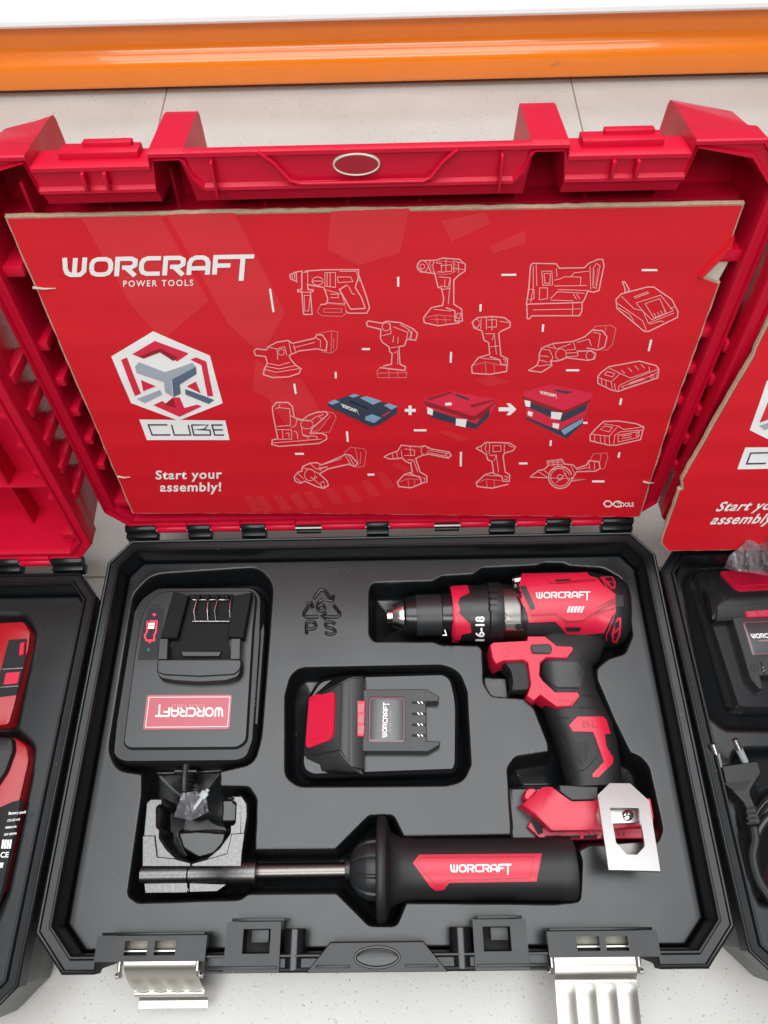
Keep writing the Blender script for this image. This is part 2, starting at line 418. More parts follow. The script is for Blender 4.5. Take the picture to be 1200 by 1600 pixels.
GTOT = sum(g[0] for g in GLY)
def logo(org, along, up, w=.21, nb=None):
    """whole word: org = pixel of the lower left, along = pixel vector of the whole length, up = pixel vector of the letter height"""
    nb = nb or bmesh.new(); A, U, O = Vector(along)/GTOT, Vector(up), Vector(org); x = 0
    for adv, st in GLY:
        for s in st:
            t = bmesh.new(); ribbon(t, s, w)
            for v in t.verts:
                q = O+A*(x+v.co.x)+U*v.co.y; v.co = (q.x, q.y, 0)
            merge(nb, t)
        x += adv
    return nb
def Z(ox, oy, s): return lambda pts: [(ox+p[0]*s, oy+p[1]*s) for p in pts]
def ell(cx, cy, rx, ry, n=28, a0=0, a1=2*PI): 
    full = abs(a1-a0-2*PI) < 1e-6
    return [(cx+rx*math.cos(a0+(a1-a0)*i/(n if full else n-1)), cy+ry*math.sin(a0+(a1-a0)*i/(n if full else n-1))) for i in range(n)]
# ================================================================== SETTING
bm = bmesh.new(); v = [bm.verts.new(p) for p in ((-4, -3, -CH), (4, -3, -CH), (4, 6, -CH), (-4, 6, -CH))]; bm.faces.new(v)
tag(obj('floor', bm, 'floor', smooth=0), kind='structure')
# orange shelf beam and the white shelf on it
def extrude_x(prof, x0, x1, bm=None):
    nb = bmesh.new(); loft(nb, [[Vector((x, y, z)) for y, z in prof] for x in (x0, x1)]); bmesh.ops.recalc_face_normals(nb, faces=nb.faces)
    return merge(bm or bmesh.new(), nb)
BY = 1.05
t = thing('shelf_beam', 'orange painted steel shelf beam running across the floor behind the cases', 'shelf beam', (0, BY, -.056))
arc = [(BY+.005-.005*math.sin(a), -.051-.005*math.cos(a)) for a in [k*PI/8 for k in range(5)]]
prof = arc + [(BY, -.030), (BY+.0012, -.0235), (BY+.005, -.0185), (BY+.011, -.0150), (BY+.0150, -.0105), (BY+.0165, -.004), (BY+.0168, .0265), (BY+.05, .0265), (BY+.05, -.056)]
obj('beam', extrude_x(prof, -1.8, 1.8), 'orange', t, smooth=50)
bm = bmesh.new()
for k in range(7):
    c = Vector((.247+random.uniform(-.006, .006), BY-.0003, -.036+random.uniform(-.002, .003))); a = math.radians(28+random.uniform(-14, 14)); l = random.uniform(.002, .006)
    d = Vector((math.cos(a)*l, 0, math.sin(a)*l)); w_ = Vector((0, 0, .0004)); f = [bm.verts.new(c-d-w_), bm.verts.new(c+d), bm.verts.new(c-d+w_)]; bm.faces.new(f)
obj('scratch', bm, 'kraft', t, smooth=0, label='pale scratch in the orange paint')
tag(obj('shelf_board', extrude_x([(BY-.004, .029), (BY-.007, .033), (BY-.006, .038), (BY+.004, .0405), (BY+.55, .0405), (BY+.55, .029)], -1.8, 1.8), 'shelf'), 'white shelf board lying on the orange beam', 'shelf')
# ================================================================== TOOL CASE
NB1, NB2 = (-.1826, -.1123), (.104, .173)
def base_loop(d, z):
    pl = [(-.203, 0), (.203, 0), (.225, .023), (.225, CD-.021), (.208, CD), (-.208, CD), (-.225, CD-.021), (-.225, .023)]
    q = inset(pl, d); out = [q[0]]
    for a, b in (NB1, NB2):
        y = max(d, .0085+.1*d)
        out += [(a, d), (a, y), (b, y), (b, d)]
    return [Vector((x, y, z)) for x, y in out+q[1:]]
def base_octagon(d):
    return inset([(-.203, 0), (.203, 0), (.225, .023), (.225, CD-.021), (.208, CD), (-.208, CD), (-.225, CD-.021), (-.225, .023)], d)
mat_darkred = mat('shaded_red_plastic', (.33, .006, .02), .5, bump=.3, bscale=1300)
def build_case(label, group):
    t = thing('tool_case', label, 'tool case', (0, CD/2, -CH), group)
    bm = bmesh.new()
    loft(bm, [base_loop(d, z) for d, z in ((.010, -CH), (.006, -CH+.004), (.003, -.016), (.002, -.0145), (.0005, -.013), (.0003, -.0012), (.0010, -.0003), (.0018, 0), (.0026, -.0003), (.0031, -.0020),
              (.0078, -.0022), (.0083, -.0006), (.0090, 0), (.0100, 0), (.0106, -.0008), (.0112, -.004), (.0125, -.055), (.05, -.056))])
    base = obj('base_tray', bm, 'case', t)
    # front edge furniture
    fr = GROUND
    for x0, x1, wins in ((-.1826, -.1123, [(-.1643, -.1498), (-.1452, -.1318)]), (.104, .1735, [(.1222, .1365), (.1405, .1545)])):
        bm = holed([(x0, .0072), (x1, .0072), (x1, .0214), (x0, .0214)], [[(a, .0105), (b, .0105), (b, .0185), (a, .0185)] for a, b in wins], fr, -.0035, .0026)
        boxf(fr, x0+.002, x1-.002, .0216, .0232, -.02, .0008, bm, .0003)
        obj('latch_bracket', bm, 'case', base)
        bm = boxf(fr, x0+.006, x1-.006, .0085, .0205, -.012, -.0105, None, .0003)
        obj('bracket_backing', bm, 'paper', base)
        bm = tube([(x0+.010, .0128, -.005), (x1-.010, .0128, -.005)], .0013); obj('hinge_pin', bm, 'nickel', base)
    for sg, xa, xb, cx in ((1, -.1005, -.0655, -.0572), (-1, .0575, .0915, .0497)):
        ha, hb = xa+.011*(1 if sg > 0 else .55), xb-.0065*(1 if sg > 0 else 1.6)
        bm = holed([(xa, .0006), (xb, .0006), (xb, .0285), (xa, .0285)], [[(ha, .0108), (hb, .0108), (hb, .0245), (ha, .0245)]], fr, -.014, .0012)
        boxf(fr, xa+.003, xb+.002*sg, .0287, .0305, -.016, .0004, bm, .0003)
        x2 = xa-.0275 if sg > 0 else xb; x3 = xa if sg > 0 else xb+.0125
        if sg > 0: x2 = xa-.0117
        boxf(fr, x2, x3, .0006, .0095, -.012, -.0002, bm, .0004)
        boxf(fr, min(x2, xa)+.001, max(x3, xb)-.001, .0022, .0042, -.002, .0020, bm, .0005)
        hsg = obj('lock_housing', bm, 'case', t)
        obj('lock_hollow', boxf(fr, ha-.001, hb+.001, .0098, .0255, -.0195, -.0135, None, 0), 'hole', hsg)
        obj('lock_tab', boxf(fr, ha+.005, hb-.0012, .0168, .0242, -.006, -.0003, None, .0006), 'grey', hsg)
        obj('barrel', tube([(cx, .0012, -.0072), (cx, .0016, -.0072), (cx, .0240, -.0072), (cx, .0245, -.0072)], [.0066, .0073, .0073, .0066], n=28), 'gloss', base)
    hp = [(-.0500, .0004), (-.0350, .0163), (.0268, .0163), (.0420, .0004)]
    bm = prism([(-.0485, .0002), (-.0338, .0168), (.0256, .0168), (.0405, .0002)], fr, [(0, -.03), (0, .0006), (.0006, .0012)])
    for a, b in ((-.0425, -.0208), (.0135, .0345)): boxf(fr, a, b, .0026, .0044, .001, .0021, bm, .0004)
    hd = obj('handle_panel', bm, 'case', t)
    ring = [(-.0038+.0148*math.cos(a), .0083+.0064*math.sin(a)) for a in [2*PI*k/40 for k in range(40)]]
    obj('oval_boss', prism(ring, fr, [(0, .001), (0, .0021), (.0004, .0025), (.0012, .0025), (.0018, .0016), (.003, .0013)]), 'gloss', hd)
    # ---------------- lid
    kinds = []      # (x, kind, inner t)
    def seg(x0, x1, k, pts=None): kinds.extend(pts or [(x0, k), (x1, k)])
    seg(-.1735, -.1735, 't', [(-.1735, 't')]); seg(-.1730, -.1112, 'n'); seg(-.1107, -.0928, 't')
    kinds.extend([(-.0923, 'h0'), (-.0905, 'h1'), (-.0850, 'h2'), (.0767, 'h2'), (.0822, 'h1'), (.0840, 'h0')])
    seg(.0845, .1035, 't'); seg(.1040, .1665, 'n'); seg(.1670, .1670, 't', [(.1670, 't')])
    def lid_loop(d, o, ht, ntt, tt=None, inner=None):
        pl = [(-.203, CD), (.203, CD), (.225, CD-.023), (.225, .021), (.208, 0), (-.208, 0), (-.225, .021), (-.225, CD-.023)]
        q = inset(pl[::-1], d)[::-1]; out = [q[0]]; n = len(kinds)
        for i, (x, k) in enumerate(kinds):
            if k[0] == 'h': y = ht if inner is None or k == 'h2' or o < -.0025 or ht > .3 else (ht+(.006 if k == 'h1' else .013))
            elif k == 'n': y = ntt
            else: y = (tt if tt is not None else CD-d)
            xx = x
            if inner and k == 't': xx = x + (.0022 if (i in (3, 11)) else (-.0022 if i in (4, 12, ) else 0)); 
            if inner and k == 't' and i == 0: xx = x-.002
            if inner and k == 't' and i == n-1: xx = x+.002
            out.append((xx, y))
        return [LID.pt(x, y, o) for x, y in out+q[1:]]
    bm = bmesh.new(); B = .283
    R_ = [lid_loop(.02, -.056, B, B, B), lid_loop(.012, -.0535, B, B, CD-.0045), lid_loop(.009, -.0515, B, B, CD-.0015), lid_loop(.006, -.046, B, B, CD-.0006), lid_loop(.0035, -.0205, B, B, CD-.0004), lid_loop(.0035, -.020, B, CD-.0068, CD-.0004), lid_loop(.001, -.0165, B, CD-.0066, CD-.0003), lid_loop(.0006, -.0066, B, CD-.0065, CD-.0003), lid_loop(.0006, -.0062, CD-.001, CD-.0065, CD-.0003),
          lid_loop(.0003, -.001, CD-.0005, CD-.0065), lid_loop(.001, 0, CD-.001, CD-.007), lid_loop(.0028, 0, CD-.003, CD-.009), lid_loop(.0034, -.0020, CD-.0036, CD-.0096, CD-.0030, 1), lid_loop(.0080, -.0022, .291, .291, CD-.0036, 1), lid_loop(.0086, -.0002, .2895, .2895, CD-.0040, 1), lid_loop(.0102, -.0002, .2878, .2878, CD-.0044, 1),
          lid_loop(.0110, -.003, .2876, .2876, CD-.0050, 1), lid_loop(.0112, -.0062, .2795, .2795, CD-.0052, 1), lid_loop(.0125, -.0455, .277, .277, CD-.010, 1), lid_loop(.05, -.046, .25, .25, .25, 1)]
    loft(bm, R_)
    bmesh.ops.recalc_face_normals(bm, faces=bm.faces)
    lid = obj('lid', bm, 'red', t)
    # raised edge shapes on the lid's handle panel
    e = .0006
    tr = [(-.0545, .3075), (-.047, .3015), (-.040, .2925), (-.034, .2906), (.030, .2906), (.034, .2925), (.040, .3005), (.047, .3065)]
    bm = tube([LID.pt(a, b, .0002) for a, b in tr], .0011)
    for x in (-.0785, .0695): boxf(LID, x-.0007, x+.0007, .2855, .3045, -.001, .0045, bm, .0005)
    for x in (-.1465, -.1350, .1275, .1400): boxf(LID, x-.0009, x+.0009, .2905, .2995, -.001, .0030, bm, .0005)
    obj('lid_rib', bm, 'red', lid)
    ringb = [(-.0046+.0122*math.cos(a), .3000+.0058*math.sin(a)) for a in [2*PI*k/40 for k in range(40)]]
    obj('oval_boss', prism(ringb, LID, [(0, -.003), (0, .0005), (.0004, .0009), (.0010, .0005), (.0013, -.0004)]), 'paper', lid)  # pale paper colour paints the highlight on this red ring
    obj('oval_hollow', prism(inset(ccw(ringb), .0011), LID, [(0, -.002), (0, .0006)]), mat_darkred, lid)  # flat disc; the hollow's shade is put into its darker red
    # latch ledge blocks behind the notch, seen from above
    bm = bmesh.new()
    for x0, x1 in ((-.160, -.118), (.112, .154)):
        boxf(LID, x0, x1, .300, .3055, -.0195, -.008, bm, .0008); boxf(LID, x0+.012, x1-.004, .300, .3078, -.0193, -.014, bm, .0006)
    obj('latch_seat', bm, 'red', lid)
    # ribs inside the lid
    bm = bmesh.new()
    for x in (-.19, -.150, -.110, -.06, -.012, .03, .085, .125, .165): boxf(LID, x-.001, x+.001, .012, .286, -.047, -.030 if abs(x) < .18 else -.018, bm, .0004)
    for y in (.06, .17, .262): boxf(LID, -.2135, .2135, y-.001, y+.001, -.047, -.028, bm, .0004)
    obj('inner_rib', bm, 'red', lid)
    bm = bmesh.new()
    for sx in (-1, 1):
        for y in (.028, .072, .100, .128, .156, .186, .240):
            wd = .012 if y in (.028, .240) else .006
            boxf(LID, min(sx*.2143, sx*(.2143-wd)), max(sx*.2143, sx*(.2143-wd)), y-.0035, y+.0035, -.030, -.0035, bm, .001)
    obj('side_tab', bm, 'red', lid)
    bm = bmesh.new()
    for sx in (-1, 1):
        for y in (.07, .098, .126, .154, .182):
            boxf(LID, min(sx*.220, sx*.2268), max(sx*.220, sx*.2268), y-.004, y+.004, -.040, -.010, bm, .001)
    obj('side_grip', bm, 'red', lid)
    # hinge knuckles
    HX = [-.2060, -.1830, -.1325, -.1130, -.0905, -.0690, -.0445, -.0220, .0130, .0355, .0600, .0800, .1060, .1270, .1500, .1720, .1955, .2110]
    def knuckle(x0, x1, r, y=CD+.0085, z=.003):
        return tube([(x0, y, z), (x0+.0004, y, z), (x1-.0004, y, z), (x1, y, z)], [r*.93, r, r, r*.93], n=16)
    cols = [('k', -.2080, -.1805), ('r', -.1800, -.1275), ('k', -.1270, -.1075), ('r', -.1070, -.0835), ('k', -.0830, -.0630), ('r', -.0625, -.0365), ('m', -.0360, -.0150), ('r', -.0145, .0205),
            ('k', .0210, .0395), ('r', .0400, .0715), ('m', .0720, .0915), ('r', .0920, .1155), ('k', .1160, .1365), ('r', .1370, .1590), ('k', .1595, .1800), ('r', .1805, .2030 - .001), ('k', .2025, .2140)]
    xs = {0: (195, 244, 'k'), 1: (244, 292, 'r'), 2: (292, 329, 'k'), 3: (329, 376, 'r'), 4: (376, 415, 'k'), 5: (415, 462, 'r'), 6: (462, 502, 'm'), 7: (502, 572, 'r'), 8: (572, 608, 'k'), 9: (608, 679, 'r'), 10: (679, 719, 'm'), 11: (719, 765, 'r'), 12: (765, 806, 'k'), 13: (806, 853, 'r'), 14: (853, 892, 'k'), 15: (892, 941, 'r'), 16: (941, 990, 'k')}
    for a, b, k in xs.values():
        y0 = 833-(a-195)*.0238
        xa, xb = Wp(a, y0, .004).x+.0003, Wp(b, y0, .004).x-.0003
        if k == 'k':
            bm = knuckle(xa, xb, .0040); boxf(GROUND, xa, xb, CD+.001, CD+.0085, -.008, .001, bm, .0005); obj('hinge_knuckle', bm, 'case', base)
        elif k == 'r':
            bm = knuckle(xa, xb, .0040); boxf(LID, xa, xb, -.004, .006, -.006, .0015, bm, .0005); obj('hinge_knuckle', bm, 'red', lid)
        else:
            bm = boxf(GROUND, xa, xb, CD+.0035, CD+.0105, -.002, .0015, None, .0005); obj('hinge_knuckle', bm, 'case', base)
    bm = tube([(-.20, CD+.0065, .0032), (.205, CD+.0065, .0032)], .0019); obj('hinge_rod', bm, 'rod', t)
    # latches hanging from the front brackets
    for x0, x1, prof in ((-.1660, -.1195, [(.0075, -.006), (.0030, -.008), (-.0020, -.014), (-.0060, -.022), (-.0095, -.032), (-.0105, -.036), (-.0135, -.0365), (-.0160, -.048), (-.0215, -.049)]),
                         (.1085, .1600, [(.0075, -.006), (.0020, -.0065), (-.0030, -.0085), (-.0050, -.0115), (-.0120, -.013), (-.0220, -.015), (-.0330, -.0165), (-.0345, -.017), (-.0420, -.0172)])):
        bm = bmesh.new(); NX = 64; rows = []
        pr = smoothline([(0, y, z) for y, z in prof], 4)
        for i, p in enumerate(pr):
            f = i/(len(pr)-1); row = []
            ta = pr[min(i+1, len(pr)-1)]-pr[max(i-1, 0)]; nm = Vector((0, ta.z, -ta.y)).normalized()
            if nm.z < 0: nm = -nm
            for k in range(NX+1):
                s = k/NX; x = x0+(x1-x0)*s; am = (.0014 if x0 < 0 else .0007)*float(sm((f-(.26 if x0 < 0 else .42))/.10)*sm(((.66 if x0 < 0 else .97)-f)/.10))
                ph = (s*4-.5); c = .5+.5*math.cos(2*PI*ph)
                row.append(Vector((x, p.y, p.z))+nm*am*(c**.6))
            rows.append(row+[q-nm*.0008 for q in row[::-1]])
        loft(bm, rows)
        bmesh.ops.recalc_face_normals(bm, faces=bm.faces)
        lt = obj('latch', bm, 'nickel', t)
        for x in (x0-.0022, x1+.0012):
            bm = tube([(x, .012, -.005), (x, .002, -.006), (x, -.001, -.009), (x+(.003 if x > x0 else -.003), -.001, -.009)], .0016, n=10); obj('latch_wire', bm, 'nickel', lt)
    return t
CASEG = 'open red and black tool cases standing in a row'
case = build_case('middle tool case, open, its black tray holding the drill, charger and side handle', CASEG)
LOFF, ROFF = Vector((-.4535, -.029, 0)), Vector((.4525, -.011, 0))
cl = copy_tree(case); cl.location = Vector(case.location)+LOFF; cl['label'] = 'open tool case at the left edge, bare ribbed red lid without a cardboard sheet'
cr = copy_tree(case); cr.location = Vector(case.location)+ROFF; cr.rotation_euler.z = math.radians(.7); cr['label'] = 'open tool case at the right edge holding a plug and a torn cardboard sheet'
# ================================================================== INSERTS
z1, z2, z3, z4, z5, z6 = Z(170, 820, .2625), Z(420, 860, .26667), Z(570, 860, .4), Z(730, 980, .26667), Z(190, 1190, .35), Z(500, 1260, .36667)
ZI = -.020
def sdf(P, poly):
    """signed distance of points to a polygon, negative inside"""
    poly = np.array(poly); d = np.full(len(P), 1e9); ins = np.zeros(len(P), bool)
    for i in range(len(poly)):
        a, b = poly[i-1], poly[i]; e = b-a; w = P-a; tt = np.clip((w@e)/(e@e+1e-15), 0, 1); q = w-tt[:, None]*e; d = np.minimum(d, (q*q).sum(1))
        c = (a[1] > P[:, 1]) != (b[1] > P[:, 1])
        with np.errstate(divide='ignore', invalid='ignore'): xx = a[0]+(P[:, 1]-a[1])*(e[0])/(e[1] if abs(e[1]) > 1e-15 else 1e-15)
        ins ^= c & (P[:, 0] < xx)
    d = np.sqrt(d); return np.where(ins, -d, d)
def to_xy(px, z=ZI): return [tuple(Wp(u, v, z)[:2]) for u, v in px]
def insert_mesh(recesses, ledges, step, off=Vector(), clip=None):
    oc = base_octagon(.0120)
    xs = np.arange(-.2135, .2136, step); ys = np.arange(.0118, CD-.0115, step)
    X, Y = np.meshgrid(xs, ys); P = np.stack([X.ravel(), Y.ravel()], 1); nx, ny = len(xs), len(ys)
    so = sdf(P, oc); z = np.zeros(len(P))
    for poly, dep, wall in recesses:
        s = sdf(P, poly); z = np.minimum(z, -(dep-.018)*sm((.0022-s)/(wall*.8))-.0225*np.clip((-s-wall*.35)/.050, 0, 1)**.9)  # recess floors shaped with a slope to shed the lamp sheen and look black
    for poly, dep, r in ledges:
        s = sdf(P, poly); w = sm((.0006-s)/r); z = z*(1-w)+np.maximum(z, -dep)*w
    z = z - .016*sm((so+.0022)/.0045)**2
    z += ZI + .0004*np.sin(P[:, 0]*23+1)*np.sin(P[:, 1]*31)
    keep = so < .0035
    idx = -np.ones(len(P), int); idx[keep] = np.arange(keep.sum())
    V = np.stack([P[:, 0], P[:, 1], z], 1)[keep]
    I = np.arange(len(P)).reshape(ny, nx); q = np.stack([I[:-1, :-1], I[:-1, 1:], I[1:, 1:], I[1:, :-1]], -1).reshape(-1, 4)
    q = q[keep[q].all(1)]; q = idx[q]
    me = bpy.data.meshes.new('insert_tray'); me.from_pydata(V.tolist(), [], q.tolist()); me.polygons.foreach_set('use_smooth', [True]*len(me.polygons)); me.update()
    me.materials.append(M['insert']); return me
rc = []
charger_rec = rnd([(211, 930), (238, 900), (401, 889), (423, 912), (420, 955), (405, 1152), (394, 1190), (338, 1203), (225, 1206), (186, 1200), (172, 1172)], [10, 18, 14, 14, 0, 16, 14, 4, 6, 12, 14])
rc.append((to_xy(charger_rec), .042, .0075))
rc.append((to_xy(rnd([(225, 1195), (340, 1190), (340, 1232), (386, 1233), (397, 1250), (394, 1332), (526, 1331), (579, 1278), (612, 1278), (628, 1311), (893, 1307), (906, 1345), (903, 1404), (867, 1408), (632, 1406), (617, 1442), (579, 1442), (528, 1391), (386, 1392), (374, 1401), (216, 1406), (203, 1396), (225, 1240)], 5)), .0440, .0065))
rc.append((to_xy(rnd([(449, 1087), (457, 1057), (471, 1046), (695, 1042), (716, 1054), (726, 1081), (732, 1193), (722, 1216), (700, 1223), (468, 1225), (449, 1211)], [0, 8, 8, 12, 10, 0, 0, 10, 10, 10, 10])), .040, .0065))
drill_rec = rnd([(580, 925), (583, 914), (678, 911), (692, 903), (742, 900), (755, 890), (842, 886), (850, 882), (880, 882), (890, 887), (942, 890), (968, 905), (978, 932), (985, 992), (974, 1018), (948, 1026), (929, 1042), (929, 1060), (957, 1127), (982, 1178), (1000, 1186), (1011, 1200), (1032, 1295), (1025, 1313), (922, 1316), (903, 1324), (898, 1345), (880, 1345), (800, 1340), (803, 1300), (797, 1201), (808, 1186), (861, 1178), (861, 1163), (838, 1105), (821, 1088), (770, 1084), (759, 1066), (757, 1012), (748, 1005), (690, 1004), (678, 999), (586, 999), (580, 990)], 5)
rc.append((to_xy(drill_rec), .0440, .0065))
lg = [(to_xy(rnd([(750, 1044), (800, 1046), (806, 1096), (760, 1092)], 6)), .013, .004), (to_xy(rnd([(796, 1217), (880, 1215), (880, 1340), (796, 1340)], 6)), .018, .005),
      (to_xy(rnd([(337, 1240), (375, 1240), (372, 1288), (335, 1287)], 6)), .010, .004), (to_xy(rnd([(258, 1290), (300, 1286), (356, 1290), (350, 1318), (330, 1340), (300, 1348), (270, 1330)], 8)), .014, .005)]
me = insert_mesh(rc, lg, .00075)
ins = bpy.data.objects.new('insert_tray', me); COL.objects.link(ins); BASE[ins] = Vector()
tag(ins, 'dark grey moulded insert with a recycling mark, lying in the middle case around the drill', 'insert tray', 'moulded insert trays in the cases')
# embossed recycling triangle, figure and letters
def ridge(pxs, closed=False, r=.0015, bm=None): return tube([Wp(u, v, ZI)+Vector((0, 0, .0003)) for u, v in pxs], r, bm, 8, closed)
bm = bmesh.new()
for l in ([(262, 284), (297, 237), (312, 231), (328, 238), (370, 292)], [(379, 264), (373, 298), (340, 291)],
          [(289, 390), (220, 390), (205, 378), (206, 366), (242, 312)], [(220, 313), (249, 306), (259, 337)],
          [(381, 322), (416, 368), (417, 378), (402, 390), (318, 390)], [(336, 366), (311, 384), (336, 402)]):
    ridge(z2(l), bm=bm)
for l in ([(318, 290), (295, 300), (285, 322), (290, 345), (310, 356), (328, 342), (322, 325), (305, 320), (290, 332)], [(222, 490), (222, 422), (258, 420), (274, 432), (272, 450), (256, 460), (224, 460)], [(388, 432), (368, 420), (340, 422), (332, 438), (345, 452), (375, 460), (390, 474), (380, 488), (350, 492), (332, 480)]):
    ridge([(p.x, p.y) for p in smoothline([(*p, 0) for p in z2(l)], 3)], bm=bm, r=.0014)
obj('recycling_mark', bm, 'insert', ins)
bm = bmesh.new()
for u, v in ((277, 863), (555, 866), (911, 853)): merge(bm, tube([Wp(u, v, -.012), Wp(u, v+3, -.0165)], [.0006, .0009], n=8))
obj('locating_pip', bm, 'grey', ins)
# neighbouring inserts
def xo(px, off, z=ZI): return [(Wp(u, v, z).x-off.x, Wp(u, v, z).y-off.y) for u, v in px]
rl = [(xo(rnd([(-120, 960), (38, 962), (52, 990), (24, 1140), (-120, 1145)], 8), LOFF), .022, .006), (xo(rnd([(-160, 1148), (22, 1142), (50, 1168), (46, 1215), (6, 1400), (-40, 1460), (-160, 1470)], 8), LOFF), .026, .006)]
me = insert_mesh(rl, [], .0015); il = bpy.data.objects.new('insert_tray', me); COL.objects.link(il); il.location = LOFF
tag(il, 'dark grey moulded insert in the left case, around two cropped red tools', 'insert tray', 'moulded insert trays in the cases')
rr_ = [(xo(rnd([(1068, 905), (1085, 888), (1330, 880), (1400, 1140), (1135, 1138), (1105, 1112)], 12), ROFF), .026, .006), (xo(rnd([(1148, 1178), (1175, 1172), (1500, 1165), (1600, 1420), (1190, 1410), (1165, 1340), (1158, 1280)], 8), ROFF), .034, .006)]
me = insert_mesh(rr_, [], .0015); ir = bpy.data.objects.new('insert_tray', me); COL.objects.link(ir); ir.location = ROFF
tag(ir, 'dark grey moulded insert in the right case, under the plug and cable', 'insert tray', 'moulded insert trays in the cases')
# ================================================================== CARDBOARD SHEETS
c3, c4, c5, c6, c7 = Z(0, 300, .36238), Z(380, 380, .35), Z(780, 380, .35), Z(380, 580, .35), Z(780, 560, .35)
def wavy(fr):
    def wv(a, b): return .0004*math.sin(b*70+a*7)*math.sin(a*9+1)+.00012*math.sin(b*210+a*3)
    def pt(a, b, h): return fr.pt(a, b, h+wv(a, b))
    return pt
def ragged(a, b, n, amp):
    out = []
    for i in range(n):
        t_ = i/n; out.append((a[0]+(b[0]-a[0])*t_+random.uniform(-amp, amp)*(i > 0), a[1]+(b[1]-a[1])*t_+random.uniform(-amp, amp)*(i > 0)))
    return out
def build_card(fr, label, outline, left_torn, full):
    """outline in sheet coordinates (a, b)"""
    pt = wavy(fr)
    t = thing('cardboard_sheet', label, 'cardboard sheet', fr.pt(sum(p[0] for p in outline)/len(outline), min(p[1] for p in outline)), 'printed cardboard sheets in the lids')
    def grid_face(poly, h):
        nb = flat_polys([poly])
        for _ in range(9):
            es = [e for e in nb.edges if e.calc_length() > .0045]
            if not es: break
            bmesh.ops.subdivide_edges(nb, edges=es, cuts=1); nb.normal_update(); bmesh.ops.triangulate(nb, faces=[f for f in nb.faces if len(f.verts) > 3])
        r = bmesh.ops.extrude_edge_only(nb, edges=[e for e in nb.edges if e.is_boundary]); nv = [x for x in r['geom'] if isinstance(x, bmesh.types.BMVert)]
        s_ = set(nv)
        for v in nb.verts: v.co = pt(v.co.x, v.co.y, h-.0004 if v in s_ else h)
        bmesh.ops.recalc_face_normals(nb, faces=nb.faces)
        if sum((CAM-f.calc_center_median()).dot(f.normal) for f in nb.faces) < 0: bmesh.ops.reverse_faces(nb, faces=nb.faces)
        return nb
    out = ccw(outline)
    # corrugated body, a little larger and ragged
    board = []
    for i in range(len(out)):
        a, b = out[i], out[(i+1) % len(out)]; L_ = math.hypot(b[0]-a[0], b[1]-a[1]); board += ragged(a, b, max(2, int(L_/.006)), .00035)
    bm = bmesh.new()
    loft(bm, [[pt(a, b, h) for a, b in (inset(board, d))] for d, h in ((-.0004, -.0042), (-.0007, -.003), (-.0002, -.0022), (-.0006, -.0012), (-.0001, -.0006), (.003, -.0012))], cap1=False)
    bmesh.ops.recalc_face_normals(bm, faces=bm.faces)
    obj('corrugated_board', bm, 'tyellow', t)
    obj('printed_face', grid_face(inset(out, .0008), 0), 'print_', t, smooth=60)
    def m(u, v, l):
        a, b = CARD.px(u, v, 0); return pt(a, b, l)
    def put(name, nb, mt, t_=.00012, ml=14, parent=t): return obj(name, lay(nb, m, t_, maxlen=ml), mt, parent, smooth=0)
    # pale diagonal stripes
    bands = [c3([(355, 110), (690, 90), (965, 600), (965, 960), (640, 560), (480, 330)]), c3([(0, 0), (0, 0), (0, 0)])][:1]
    bands = [c3([(352, 112), (690, 100), (900, 470), (700, 640), (560, 480)]), c3([(720, 98), (1010, 90), (1230, 520), (1130, 700), (985, 570)])]
    if full:
        bands += [[(517, 330), (640, 325), (625, 395), (560, 415), (512, 390)], [(690, 345), (760, 330), (765, 350), (705, 378)], [(765, 385), (820, 360), (822, 380), (770, 396)], [(400, 560), (440, 590), (500, 790), (455, 640), (395, 610)], [(405, 600), (470, 590), (512, 660), (470, 700)],
                  c6([(1030, 40), (1120, 20), (1190, 50), (1100, 70)]), c6([(870, 270), (910, 262), (1010, 300), (970, 312)]), c6([(660, 415), (690, 410), (770, 445), (720, 452)])]
        for k, (x, y) in enumerate([(0, 560), (50, 560), (130, 555), (205, 548), (270, 540), (360, 525), (445, 515), (525, 490), (590, 455)]):
            bands.append(c6([(x, y), (x+38, y-6), (x+38+52, y+62), (x+46, y+72)]))
    else: bands = bands[:1]
    put('pale_stripe', flat_polys(bands), 'band', .0001, 7)
    # word mark, cube badge and slogan
    wm = put('word_mark', logo((99, 432.5), (299, -5), (2.5, -30.5), .22), 'white', .0004)
    if full:
        put('tag_line', txt('POWER TOOLS', (192, 447.5), (13.2, -.2), (0, -13.5), .012, space=1.28), 'white', .0004)
    hexo = [(660, 600), (905, 705), (960, 910), (770, 985), (565, 910), (480, 708)]
    bdg = put('cube_badge', flat_polys([c3(hexo)]), 'white', .00018)
    put('badge_red', flat_polys([c3(p) for p in ([(570, 698), (668, 640), (815, 695), (765, 730), (690, 690), (620, 718)], [(522, 722), (548, 712), (608, 868), (582, 880), (535, 755)], [(820, 722), (845, 712), (890, 730), (920, 880), (895, 880), (868, 745)], [(608, 808), (672, 836), (618, 858)], [(805, 836), (845, 815), (866, 868)], [(660, 918), (700, 900), (722, 915), (745, 885), (775, 885), (795, 930), (850, 915), (872, 922), (775, 968)])]), 'brightred', .0003, parent=bdg)
    put('badge_dark_red', flat_polys([c3([(598, 708), (690, 672), (765, 712), (748, 728), (690, 690), (622, 716)]), c3([(710, 915), (745, 885), (760, 930)])]), 'deepred', .0004, parent=bdg)
    put('badge_grey', flat_polys([c3(p) for p in ([(582, 752), (600, 732), (712, 775), (830, 735), (845, 752), (738, 812), (745, 882), (712, 862), (708, 818), (590, 778)], [(590, 892), (690, 852), (700, 872), (625, 910)])]), 'greyblue', .0004, parent=bdg)
